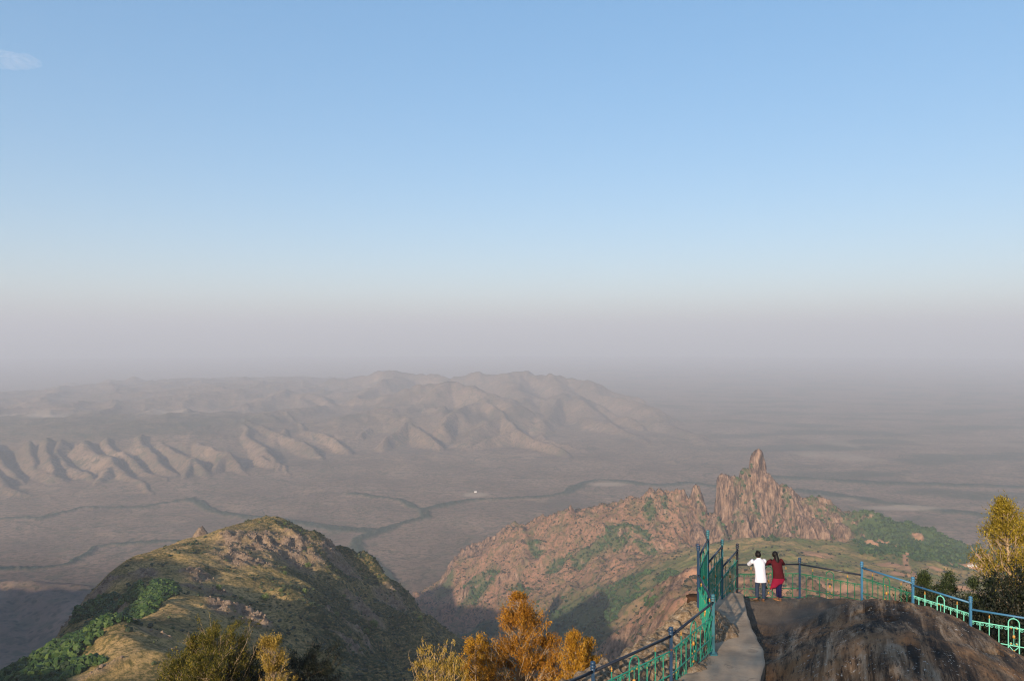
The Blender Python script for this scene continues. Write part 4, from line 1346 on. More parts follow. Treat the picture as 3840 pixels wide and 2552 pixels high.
def build_trees():
    gold = leaf_mat('golden_leaves', (0.17, 0.075, 0.008), (0.37, 0.18, 0.014), (0.54, 0.32, 0.03), 0.3)
    rust = leaf_mat('rusty_leaves', (0.15, 0.06, 0.008), (0.33, 0.145, 0.014), (0.5, 0.26, 0.028), 0.3)
    straw = leaf_mat('straw_leaves', (0.12, 0.085, 0.02), (0.3, 0.2, 0.035), (0.46, 0.32, 0.07), 0.25)
    olive = leaf_mat('olive_leaves', (0.02, 0.028, 0.005), (0.075, 0.07, 0.009), (0.26, 0.19, 0.018), 0.25)
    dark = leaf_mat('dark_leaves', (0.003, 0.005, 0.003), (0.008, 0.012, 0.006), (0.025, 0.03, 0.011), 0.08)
    yellow = leaf_mat('yellow_leaves', (0.07, 0.055, 0.008), (0.24, 0.175, 0.016), (0.46, 0.34, 0.04), 0.28)
    conif = leaf_mat('conifer_leaves', (0.007, 0.014, 0.007), (0.02, 0.034, 0.013), (0.07, 0.085, 0.022), 0.15)
    G = 'golden trees below the lookout'

    def top(u, v, d, h):
        x, y, z = P(u, v, d)
        return (x, y, z - h)
    make_tree('golden_tree', 'tallest golden orange tree, open and pointed, in the bottom centre', 'tree', top(517, 588, 58, 11.5), 11.5, lambda t: 4.4 * max(0, 1 - t) ** 0.66 * (0.6 + 0.4 * min(1, t / 0.3)), rust, BARK_PALE, 11, 84, 26000, 0.3, (0.55, 1.05), 0.17, 0.05, 0.2, 0.15, (-0.01, 0), G, 0.2, 0.35, 0.55)
    make_tree('golden_tree', 'narrow yellow gold tree pressed against the railing post, right of the tallest', 'tree', top(575, 629, 56, 8.5), 8.5, cone(2.9, 0.62, 0.3), gold, BARK_PALE, 12, 54, 14000, 0.25, (0.7, 1.1), 0.15, 0.05, 0.17, 0.1, (0, 0), G, 0.2, 0.5, 0.2)
    make_tree('golden_tree', 'small gold spire rightmost of the golden trees by the railing', 'tree', top(589.5, 636, 57, 7.5), 7.5, cone(2.0, 0.62, 0.3), gold, BARK_PALE, 13, 40, 9000, 0.25, (0.7, 1.1), 0.15, 0.05, 0.16, 0.09, (0.01, 0), G, 0.2, 0.5, 0.2)
    make_tree('golden_tree', 'rust gold bushy tree touching the left side of the tallest one', 'tree', top(477, 636, 58, 7.0), 7.0, cone(2.1, 0.4, 0.3), gold, BARK_PALE, 14, 48, 12000, 0.2, (0.6, 1.0), 0.15, 0.05, 0.19, 0.1, (0, 0), G, 0.2, 0.3, 0.25)
    make_tree('golden_tree', 'rusty rounded tree filling the right side below the tallest crown', 'tree', top(549, 630, 59, 8.0), 8.0, cone(2.7, 0.5, 0.3), rust, BARK_PALE, 15, 50, 11000, 0.22, (0.6, 1.0), 0.16, 0.05, 0.2, 0.1, (0, 0), G, 0.2, 0.35, 0.45)
    make_tree('golden_tree', 'short orange cone of a tree in front of the tallest trunk', 'tree', top(490, 664, 54, 5.0), 5.0, cone(0.95, 0.8, 0.3), rust, BARK_PALE, 16, 22, 3500, 0.15, (0.7, 1.1), 0.14, 0.045, 0.14, 0.07, (0, 0), G, 0.2, 0.5, 0.1)
    make_tree('straw_shrub', 'pale straw coloured feathery shrub at the bottom edge, left of the orange trees', 'shrub', top(434, 650, 50, 4.6), 4.6, dome(1.5, 0.72), straw, BARK_PALE, 17, 44, 6000, 0.25, (0.8, 1.25), 0.15, 0.045, 0.13, 0.06, (-0.01, 0), 'straw shrubs at the bottom edge', 0.1, 0.9, 0.55)
    make_tree('straw_shrub', 'lower straw coloured shrub beside the feathery one, next to the rusty bushy tree', 'shrub', top(453, 660, 49, 4.2), 4.2, dome(0.95, 0.7), straw, BARK_PALE, 18, 26, 3200, 0.25, (0.8, 1.25), 0.15, 0.045, 0.13, 0.05, (0.01, 0), 'straw shrubs at the bottom edge', 0.1, 0.9, 0.45)
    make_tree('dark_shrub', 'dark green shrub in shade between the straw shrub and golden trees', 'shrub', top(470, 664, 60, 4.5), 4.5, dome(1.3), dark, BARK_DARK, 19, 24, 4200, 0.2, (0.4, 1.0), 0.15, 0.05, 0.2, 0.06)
    # bottom left
    make_tree('olive_tree', 'broad olive green tree with bare golden branches inside its round crown', 'tree', top(219, 632, 64, 7.6), 7.6, dome(2.9, 0.7), olive, BARK_PALE, 21, 84, 24000, 0.3, (0.5, 1.1), 0.16, 0.055, 0.24, 0.13, (0, 0), None, 0.2, 0.35, 0.5)
    make_tree('olive_tree', 'small upright olive tree at the left flank of the broad round one', 'tree', top(193, 634, 64, 6.6), 6.6, cone(1.3, 0.5, 0.5), olive, BARK_PALE, 22, 34, 6500, 0.3, (0.7, 1.1), 0.16, 0.055, 0.2, 0.08, (0, 0), None, 0.2, 0.4, 0.2)
    make_tree('olive_bush', 'low yellow green bush at the bottom edge left of the olive trees', 'bush', top(181, 659, 60, 3.6), 3.6, dome(1.6), olive, BARK_PALE, 23, 34, 9000, 0.15, (0.3, 0.9), 0.15, 0.055, 0.22, 0.06, (0, 0), None, 0.2, 0.3, 0.3)
    make_tree('olive_bush', 'bright olive bush at the bottom edge in front of the broad tree', 'bush', top(206, 656, 58, 3.4), 3.4, dome(1.8), olive, BARK_PALE, 24, 34, 10000, 0.15, (0.3, 0.9), 0.15, 0.055, 0.22, 0.06, (0, 0), None, 0.2, 0.3, 0.2)
    make_tree('tan_tree', 'slender tan tree with pale forked trunk between dark shrubs', 'tree', top(272, 634, 60, 6.6), 6.6, lambda t: 2.1 * (max(0, 1 - t) ** 0.4) * (0.75 + 0.25 * math.sin(9 * t)), straw, BARK_PALE, 25, 60, 10000, 0.3, (0.7, 1.15), 0.15, 0.05, 0.17, 0.1, (-0.012, 0), None, 0.2, 0.5, 0.6)
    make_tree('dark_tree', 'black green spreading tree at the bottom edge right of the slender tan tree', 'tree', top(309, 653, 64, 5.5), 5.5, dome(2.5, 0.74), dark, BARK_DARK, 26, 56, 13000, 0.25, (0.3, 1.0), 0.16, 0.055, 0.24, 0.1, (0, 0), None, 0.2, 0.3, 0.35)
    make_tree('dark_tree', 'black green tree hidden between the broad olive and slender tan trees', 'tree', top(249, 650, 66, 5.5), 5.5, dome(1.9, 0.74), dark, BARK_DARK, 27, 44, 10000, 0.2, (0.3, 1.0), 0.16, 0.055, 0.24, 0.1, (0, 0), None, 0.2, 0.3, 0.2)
    # right edge
    make_tree('yellow_tree', 'tall yellow leaved tree at the right edge, dark below', 'tree', top(1006, 494, 37, 8.5), 8.5, lambda t: 2.9 * (max(0, 1 - t) ** 0.72), yellow, BARK_PALE, 31, 76, 15000, 0.5, (0.55, 1.1), 0.13, 0.036, 0.17, 0.14, (0.0, 0), None, 0.3, 0.2, 0.35)
    make_tree('yellow_tree', 'second yellow tree cut by the right edge of the view behind the tall one', 'tree', top(1034, 512, 39, 8.5), 8.5, lambda t: 2.4 * (max(0, 1 - t) ** 0.7), yellow, BARK_PALE, 32, 56, 10000, 0.48, (0.55, 1.1), 0.13, 0.036, 0.18, 0.13, (0, 0), None, 0.3, 0.2, 0.35)
    for u, v, d, h, rr, sd, lb in ((925, 565, 40, 9.0, 3.4, 33, 'dark conifer behind the railing, broadest and leftmost of the dark conifers'), (947, 567, 41, 9.0, 3.1, 34, 'dark pointed conifer second from the left behind the blue railing'),
                                   (972, 575, 35, 8.0, 2.0, 35, 'thin dark conifer just right of the light blue railing post'), (988, 573, 35, 8.0, 2.0, 36, 'thin dark conifer standing beneath the tall yellow tree'), (935, 580, 42, 8.0, 2.0, 37, 'small dark conifer wedged between two broad conifers')):
        make_tree('conifer', lb, 'tree', top(u, v, d, h), h, cone(rr, 0.8, 0.2), conif, BARK_DARK, sd, 72, 17000, 0.08, (0.25, 0.8), 0.13, 0.04, 0.13, 0.1, (0, 0), 'dark conifers behind the right railing', 0.2, 0.4, 0.2)
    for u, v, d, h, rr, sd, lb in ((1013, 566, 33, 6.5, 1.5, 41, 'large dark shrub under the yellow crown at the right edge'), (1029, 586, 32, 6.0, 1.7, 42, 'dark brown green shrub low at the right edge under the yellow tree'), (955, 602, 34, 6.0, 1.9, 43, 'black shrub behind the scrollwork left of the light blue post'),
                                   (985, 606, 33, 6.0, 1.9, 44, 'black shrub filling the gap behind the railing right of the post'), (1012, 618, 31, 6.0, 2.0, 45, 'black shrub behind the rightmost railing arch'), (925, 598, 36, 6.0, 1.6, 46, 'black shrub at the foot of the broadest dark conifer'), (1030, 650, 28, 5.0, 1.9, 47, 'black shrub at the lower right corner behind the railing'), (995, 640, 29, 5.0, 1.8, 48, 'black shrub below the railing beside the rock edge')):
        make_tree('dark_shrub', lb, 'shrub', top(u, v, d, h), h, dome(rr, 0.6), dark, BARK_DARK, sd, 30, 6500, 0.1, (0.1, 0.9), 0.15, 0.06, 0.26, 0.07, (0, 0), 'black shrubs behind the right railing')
    # unseen trees added behind the camera to cast shade on the rock and path
    make_tree('shade_tree', 'unseen tree added behind the lookout to shade the rock', 'tree', (-3.0, -5.5, -3.2), 6.6, dome(3.1, 0.6), olive, BARK_DARK, 51, 60, 4500, 0.2, (0.1, 0.9), 0.22, 0.12, 0.3, 0.14)
    make_tree('shade_tree', 'low unseen tree added behind the lookout on its right for shade', 'tree', (2.2, -7.5, -3.6), 3.9, dome(2.8, 0.55), olive, BARK_DARK, 52, 50, 5000, 0.12, (0.1, 0.9), 0.22, 0.12, 0.3, 0.12)
    make_tree('shade_bush', 'low unseen bush added behind the lookout at its far right for shade', 'bush', (6.2, -6.5, -3.9), 4.1, dome(3.8, 0.55), olive, BARK_DARK, 53, 54, 9000, 0.1, (0.1, 0.9), 0.22, 0.12, 0.3, 0.1)
    # bright bushes that stand out on the shaded flank of the left hill
    bushm = leaf_mat('bright_bush_leaves', (0.05, 0.085, 0.025), (0.12, 0.17, 0.045), (0.22, 0.26, 0.085), 0.25)
    hx, hy, hz = LH
    B = 'bright bushes on the shaded flank of the hill'
    for k, (u, v, d_, rr, lb) in enumerate((
            (265, 599, 680, 3.6, 'bright green bush in the middle of the dark flank, largest of its neighbours'), (219, 588, 640, 2.6, 'round light green bush beside the grey outcrop'), (305, 592, 740, 2.6, 'light green bush high on the dark flank right of centre'),
            (344, 596, 750, 2.2, 'pale green bush standing alone near the right of the flank'), (281, 591, 720, 2.0, 'small pale bush close to the right of the largest bright one'), (374, 626, 730, 4.2, 'big yellow green bush at the lower right of the flank'),
            (367, 632, 715, 2.8, 'bright green bush just under the big yellow green one'), (337, 615, 700, 2.4, 'light bush beside the small orange rock patch'), (366, 578, 880, 2.0, 'light green bush under the right skyline of the hill'),
            (361, 569, 890, 1.8, 'small green bush nearest the right skyline of the hill'), (285, 573, 780, 2.0, 'green bush below the rocky scree of the summit'), (308, 566, 830, 3.0, 'wide pale bush right of the scree'), (420, 620, 850, 3.2, 'light bush on the right skyline low on the hill'),
            (241, 520.5, 885, 1.6, 'tiny tree on the skyline left of the summit'), (285, 523, 930, 1.8, 'tiny tree on the skyline right of the summit'), (300, 530, 935, 1.5, 'second tiny tree on the skyline right of the summit'))):
        x, y, d = hit(hx, hy, hz, u, v + 1, 300, 1300, 1.0)
        z = float(bilin(hx, hy, hz, np.array([x]), np.array([y]))[0])
        make_tree('bush', lb, 'bush', (x, y, z - 0.2), rr * 1.5, dome(rr, 0.5), bushm, BARK_DARK, 60 + k, 14, 500, 0.1, (0.2, 0.9), rr * 0.26, rr * 0.2, rr * 0.2, 0.12, (0, 0), B)


build_trees()
# ================================================================== people
def skin_mesh(name, verts, edges, radii, mat, parent=None, sub=2, root=0, loc=None):
    """One continuous surface grown round a skeleton of joints."""
    me = bpy.data.meshes.new(name)
    me.from_pydata(verts, edges, [])
    o = bpy.data.objects.new(name, me)
    C.objects.link(o)
    sk = o.modifiers.new('skin', 'SKIN')
    ly = me.skin_vertices[0] if me.skin_vertices else None
    if ly is None:
        bpy.context.view_layer.update()
        ly = me.skin_vertices[0]
    for i, r in enumerate(radii):
        ly.data[i].radius = r if isinstance(r, tuple) else (r, r)
        ly.data[i].use_root = (i == root)
    sk.use_smooth_shade = True
    ss = o.modifiers.new('sub', 'SUBSURF')
    ss.levels = ss.render_levels = sub
    bpy.context.view_layer.update()
    dg = bpy.context.evaluated_depsgraph_get()
    m2 = bpy.data.meshes.new_from_object(o.evaluated_get(dg))
    o.modifiers.clear()
    o.data = m2
    bpy.data.meshes.remove(me)
    m2.name = name
    m2.materials.clear()
    m2.materials.append(mat)
    if parent is not None:
        o.parent = parent
    if loc is not None:
        o.location = loc
    return o


def cloth(name, col, rough=0.9, var=0.25, scale=14.0, fold=0.02):
    M = Mat(name, rough, 0.15)
    n = M.noise(scale, 4, 0.6, M.objpos())
    M.color(M.mix(n, tuple(c * (1 - var) for c in col), tuple(min(1, c * (1 + var)) for c in col)))
    M.bump(M.noise(scale * 0.5, 4, 0.6, M.mapped((1, 1, 0.5), src=M.objpos())), 0.7, fold)
    return M.get()


def ring(c, rx, ry, n=18, lean=0.0, wave=0.0, k=0.0):
    out = []
    for i in range(n):
        a = 2 * math.pi * i / n
        w = 1 + wave * math.sin(5 * a + k)
        x, y = rx * w * math.cos(a), ry * w * math.sin(a)
        out.append(Vector((c[0] + x, c[1] + y, c[2] - lean * y)))
    return out


def garment(name, mat, parent, rows, cx, sleeves, wave):
    """A loose top: rings (z, y, rx, ry) from hem to neck, and sleeves (from, to, r0, r1, share)."""
    mb = MB()
    mb.loft([ring((cx, y, z), rx, ry, 24, 0.25 if z > 0.9 else 0.1, wave, z * 9) for z, y, rx, ry in rows], False)
    for a, b, r0, r1, sh in sleeves:
        a, b = Vector(a), Vector(b)
        pts = [a + (b - a) * (sh * k / 4.0) for k in range(5)]
        if sh >= 1:
            pts.append(b + (b - a).normalized() * 0.03)
        mb.tube(pts, [r0 + (r1 - r0) * k / (len(pts) - 1) * (1 + 0.1 * (k % 2)) for k in range(len(pts))], 12)
    return mb.build(name, mat, parent, True)




def build_person(label, base, rz, man):
    skin = cloth('brown_skin', (0.17, 0.085, 0.05), 0.6, 0.1, 8, 0.004)
    hairm = cloth('black_hair', (0.008, 0.007, 0.007), 0.5, 0.3, 40, 0.01)
    o = empty('person', base, rz)
    tag(o, label, 'person', 'couple leaning on the railing')
    # local frame: x to their right, y forward (to the rail at y = 0.42), z up; rail top at z = 1.17
    if man:
        hip, waist, chest, neck0, neck1 = (0.0, -0.05, 0.86), (-0.01, 0.0, 1.02), (-0.02, 0.10, 1.24), (-0.02, 0.16, 1.375), (-0.02, 0.19, 1.43)
        head = (-0.02, 0.22, 1.50)
        shL, shR = (-0.205, 0.14, 1.325), (0.165, 0.14, 1.325)
        elL, elR = (-0.29, 0.33, 1.165), (0.245, 0.35, 1.165)
        hnL, hnR = (-0.12, 0.50, 1.175), (0.10, 0.52, 1.175)
        hipL, hipR = (-0.1, -0.05, 0.84), (0.09, -0.06, 0.84)
        knL, knR = (-0.125, -0.0, 0.47), (0.085, -0.06, 0.46)
        anL, anR = (-0.12, 0.0, 0.085), (0.06, -0.14, 0.085)
        toL, toR = (-0.24, 0.06, 0.035), (0.065, 0.02, 0.035)
    else:
        hip, waist, chest, neck0, neck1 = (0.02, -0.08, 0.86), (0.015, 0.0, 1.02), (0.0, 0.10, 1.22), (0.0, 0.17, 1.365), (0.0, 0.2, 1.42)
        head = (-0.01, 0.23, 1.49)
        shL, shR = (-0.165, 0.14, 1.315), (0.165, 0.14, 1.315)
        elL, elR = (-0.30, 0.33, 1.165), (0.31, 0.33, 1.165)
        hnL, hnR = (-0.1, 0.52, 1.175), (0.12, 0.52, 1.175)
        hipL, hipR = (-0.07, -0.08, 0.83), (0.1, -0.08, 0.83)
        knL, knR = (-0.01, -0.03, 0.46), (0.055, -0.06, 0.46)
        anL, anR = (-0.0, -0.02, 0.085), (0.06, -0.12, 0.085)
        toL, toR = (-0.05, 0.13, 0.035), (0.10, 0.03, 0.035)
    V, E, R = [], [], []

    def add(p, r, link_to=None):
        V.append(p)
        R.append(r)
        if link_to is not None:
            E.append((link_to, len(V) - 1))
        return len(V) - 1
    mix = lambda a, b, t: tuple(a[i] + (b[i] - a[i]) * t for i in range(3))
    ihip = add(hip, (0.125, 0.105))
    iw = add(waist, (0.115, 0.09), ihip)
    ic = add(chest, (0.135, 0.095), iw)
    inn = add(neck0, 0.06, ic)
    i1 = add(neck1, 0.05, inn)
    i2 = add((head[0], head[1] + 0.005, head[2] - 0.035), (0.068, 0.075), i1)
    i3 = add((head[0], head[1] - 0.005, head[2] + 0.025), (0.078, 0.092), i2)
    add((head[0], head[1] - 0.008, head[2] + 0.08), (0.06, 0.07), i3)
    nose = add((head[0], head[1] + 0.085, head[2] - 0.01), 0.012, i2)
    for sh, el, hn, sg in ((shL, elL, hnL, -1), (shR, elR, hnR, 1)):
        s_ = add((sh[0] * 0.92, sh[1], sh[2] - 0.04), 0.045, ic)
        m_ = add(mix(sh, el, 0.5), 0.045, s_)
        e_ = add(el, 0.036, m_)
        f_ = add(mix(el, hn, 0.45), 0.035, e_)
        w_ = add(mix(el, hn, 0.85), 0.024, f_)
        p_ = add(hn, (0.034, 0.018), w_)
        d = Vector(hn) - Vector(el)
        d.normalize()
        up = Vector((0, 0, 1))
        sd = d.cross(up).normalized()
        for q in range(4):                       # four fingers folding down over the far side of the rail
            off = (q - 1.5) * 0.019
            ln = (0.07, 0.08, 0.076, 0.06)[q]
            a = Vector(hn) + sd * off + d * 0.045
            b = a + d * ln * 0.45 - up * 0.012
            c = b + d * ln * 0.3 - up * ln * 0.45
            ia = add(tuple(a), 0.0095, p_)
            ib = add(tuple(b), 0.0085, ia)
            add(tuple(c), 0.0075, ib)
        a = Vector(hn) - sd * sg * 0.035 - d * 0.005
        ia = add(tuple(a), 0.011, p_)
        add(tuple(a + d * 0.035 - sd * sg * 0.015 - up * 0.008), 0.009, ia)
    for hp, kn, an, to in ((hipL, knL, anL, toL), (hipR, knR, anR, toR)):
        h_ = add(hp, 0.08 if man else 0.078, ihip)
        t_ = add(mix(hp, kn, 0.5), 0.078, h_)
        k_ = add(kn, 0.056, t_)
        c_ = add(mix(kn, an, 0.35), 0.056, k_)
        a_ = add(an, 0.036, c_)
        b_ = add(mix(an, to, 0.5), (0.038, 0.03), a_)
        add(to, (0.036, 0.02), b_)
    skin_mesh('body', V, E, R, skin, o, 2, 0)
    # face and ears (turned away from us, but there)
    for s in (-1, 1):
        e = MB()
        e.ball((head[0] + s * 0.082, head[1] - 0.0, head[2] - 0.005), 0.026, 8, 6, (0.45, 0.8, 1.2))
        e.build('ear', skin, o, True)
        e = MB()
        e.ball((head[0] + s * 0.031, head[1] + 0.078, head[2] + 0.014), 0.011, 8, 6)
        e.build('eye', cloth('eye_dark', (0.05, 0.04, 0.035), 0.3), o, True)
    e = MB()
    e.ball((head[0], head[1] + 0.074, head[2] - 0.045), 0.016, 8, 6, (1.4, 0.5, 0.45))
    e.build('mouth', cloth('lips', (0.2, 0.07, 0.06), 0.5), o, True)
    # hair: an uneven cap over crown and back of the head
    r = random.Random(5 if man else 6)
    hb = MB()
    hc = Vector((head[0], head[1] - 0.018, head[2] + 0.03))
    nu, nv = 20, 10
    rings = []
    for i in range(nv + 1):
        ph = 0.05 + (math.pi * (0.76 if man else 0.78)) * i / nv
        rg = []
        for j in range(nu):
            th = 2 * math.pi * j / nu
            front = max(0.0, math.sin(th))          # +y is the face: hair stops at the brow there
            p = min(ph, math.pi * (0.42 if front > 0.25 else 0.8))
            q = 1 + (0.09 if man else 0.03) * (r.random() - 0.4)
            rg.append(hc + Vector((0.098 * q * math.sin(p) * math.cos(th), 0.112 * q * math.sin(p) * math.sin(th), 0.112 * q * math.cos(p))))
        rings.append(rg)
    hb.loft(rings)
    hb.build('hair', hairm, o, True)
    if man:
        tuft = MB()
        for k in range(26):
            a = r.uniform(0, 6.28)
            q = r.uniform(0.0, 0.085)
            b = hc + Vector((q * math.cos(a), q * math.sin(a), 0.085 + 0.02 * r.random()))
            tuft.tube([b, b + Vector((r.uniform(-0.02, 0.03), r.uniform(-0.02, 0.02), 0.03))], [0.014, 0.003], 5)
        tuft.build('hair', hairm, o, True)
    else:
        tail = MB()
        pts, rr = [], []
        for k in range(13):
            t = k / 12
            pts.append((head[0] + 0.015 * math.sin(3 * t) + 0.02 * t, head[1] - 0.085 - 0.05 * math.sin(t * 2.0) - 0.06 * t, head[2] + 0.05 - 0.43 * t))
            rr.append(0.05 + 0.03 * math.sin(math.pi * min(1, t * 1.25)) - 0.045 * max(0, t - 0.75) / 0.25)
        tail.tube(pts, rr, 10)
        tail.build('ponytail', hairm, o, True)
    # clothes
    if man:
        shirt = cloth('white_shirt', (0.5, 0.51, 0.58), 0.9, 0.12, 9, 0.06)
        garment('shirt', shirt, o, ((0.665, -0.065, 0.2, 0.155), (0.74, -0.06, 0.198, 0.155), (0.85, -0.045, 0.188, 0.148), (1.0, 0.0, 0.175, 0.135), (1.12, 0.05, 0.18, 0.13), (1.23, 0.095, 0.198, 0.122), (1.3, 0.12, 0.2, 0.112), (1.35, 0.135, 0.155, 0.095), (1.39, 0.15, 0.095, 0.08), (1.42, 0.165, 0.068, 0.07)), -0.012, ((shL, elL, 0.078, 0.066, 1.0), (shR, elR, 0.078, 0.066, 1.0)), 0.02)
        jean = cloth('blue_jeans', (0.022, 0.034, 0.062), 0.9, 0.5, 7, 0.02)
        jv, je, jr = [], [], []

        def ja(p, r_, l=None):
            jv.append(p)
            jr.append(r_)
            if l is not None:
                je.append((l, len(jv) - 1))
            return len(jv) - 1
        h0 = ja((0, -0.05, 0.87), (0.12, 0.1))
        for hp, kn, an in ((hipL, knL, anL), (hipR, knR, anR)):
            a = ja((hp[0] * 0.9, hp[1], hp[2] - 0.08), 0.095, h0)
            a = ja(mix(hp, kn, 0.55), 0.088, a)
            a = ja(kn, 0.073, a)
            a = ja(mix(kn, an, 0.5), 0.07, a)
            ja((an[0], an[1], an[2] + 0.02), 0.064, a)
        skin_mesh('jeans', jv, je, jr, jean, o, 2, 0)
        shoe = cloth('brown_sandals', (0.1, 0.055, 0.03), 0.7)
    else:
        red = cloth('maroon_top', (0.055, 0.006, 0.01), 0.9, 0.3, 9, 0.03)
        garment('top', red, o, ((0.79, -0.08, 0.192, 0.15), (0.86, -0.065, 0.188, 0.148), (1.0, -0.01, 0.17, 0.132), (1.12, 0.045, 0.172, 0.128), (1.22, 0.09, 0.185, 0.12), (1.29, 0.12, 0.185, 0.11), (1.34, 0.135, 0.14, 0.09), (1.38, 0.155, 0.085, 0.075), (1.405, 0.165, 0.06, 0.064)), 0.008, ((shL, elL, 0.074, 0.06, 1.0), (shR, elR, 0.074, 0.06, 1.0), (elL, hnL, 0.058, 0.042, 0.75), (elR, hnR, 0.058, 0.042, 0.75)), 0.012)
        # crimson skirt of the tunic, blown to the left: long on the left, short on the right
        crim = cloth('crimson_cloth', (0.16, 0.006, 0.026), 0.85, 0.2, 7, 0.03)
        kb = MB()
        n = 36
        rows = 9
        R_ = []
        for k in range(rows):
            t = k / (rows - 1)
            rg = []
            for i in range(n):
                a = 2 * math.pi * i / n
                cx, cy = math.cos(a), math.sin(a)
                left = 0.5 - 0.5 * cx               # 1 on the left side
                zb = 0.735 - 0.33 * left ** 1.1 + 0.02 * math.sin(7 * a)
                z = 0.80 + (zb - 0.80) * t
                fl = 1 + t * (0.07 + 0.10 * left) + 0.05 * t * math.sin(6 * a + 1)
                blow = -0.075 * t * left
                shrink = 1 - 0.42 * left * t
                rg.append(Vector((0.015 + 0.186 * cx * fl + blow, -0.075 + 0.142 * cy * fl * shrink, z)))
            R_.append(rg)
        kb.loft(R_, False)
        ko = kb.build('skirt', crim, o, True)
        sm = ko.modifiers.new('solid', 'SOLIDIFY')
        sm.thickness = 0.008
        leg = cloth('blue_leggings', (0.011, 0.01, 0.048), 0.85, 0.3, 8, 0.01)
        jv, je, jr = [], [], []

        def ja(p, r_, l=None):
            jv.append(p)
            jr.append(r_)
            if l is not None:
                je.append((l, len(jv) - 1))
            return len(jv) - 1
        h0 = ja((0.015, -0.08, 0.87), (0.11, 0.09))
        for hp, kn, an in ((hipL, knL, anL), (hipR, knR, anR)):
            a = ja((hp[0] * 0.9, hp[1], hp[2] - 0.08), 0.085, h0)
            a = ja(mix(hp, kn, 0.5), 0.085, a)
            a = ja(kn, 0.062, a)
            a = ja(mix(kn, an, 0.35), 0.061, a)
            ja((an[0], an[1], an[2] + 0.02), 0.042, a)
        skin_mesh('leggings', jv, je, jr, leg, o, 2, 0)
        shoe = cloth('tan_sandals', (0.24, 0.12, 0.06), 0.7)
    for an, to in ((anL, toL), (anR, toR)):
        d = Vector((to[0] - an[0], to[1] - an[1], 0)).normalized()
        sd = Vector((-d.y, d.x, 0))
        a = Vector((an[0], an[1], 0)) - d * 0.055
        sb = MB()
        prof = [(0.0, 0.03), (0.04, 0.04), (0.13, 0.042), (0.2, 0.05), (0.25, 0.042), (0.275, 0.02)]
        sb.loft([[a + d * s - sd * w + Vector((0, 0, 0.0)), a + d * s + sd * w, a + d * s + sd * w * 0.92 + Vector((0, 0, 0.05 if s < 0.2 else 0.035)), a + d * s - sd * w * 0.92 + Vector((0, 0, 0.05 if s < 0.2 else 0.035))] for s, w in prof])
        sb.build('shoe', shoe, o, True)
    o.scale = (0.965, 0.965, 0.965)
    return o


def build_people():
    # the rail runs from P4 to R1; both stand about 0.42 m in front of it
    yr = 25.03 * K
    for man, u, lab in ((True, 760.6, 'man in a loose white shirt and dark jeans leaning on the railing'), (False, 777.5, 'woman in a maroon top, crimson skirt and long dark hair leaning on the railing')):
        d = yr - 0.43
        x = (u - 512) / F * d
        z = rock_z(x, d)
        rz = -math.atan2(0.06, 1.97)
        build_person(lab, (x, d, z - 0.005), 0.02, man)


build_people()

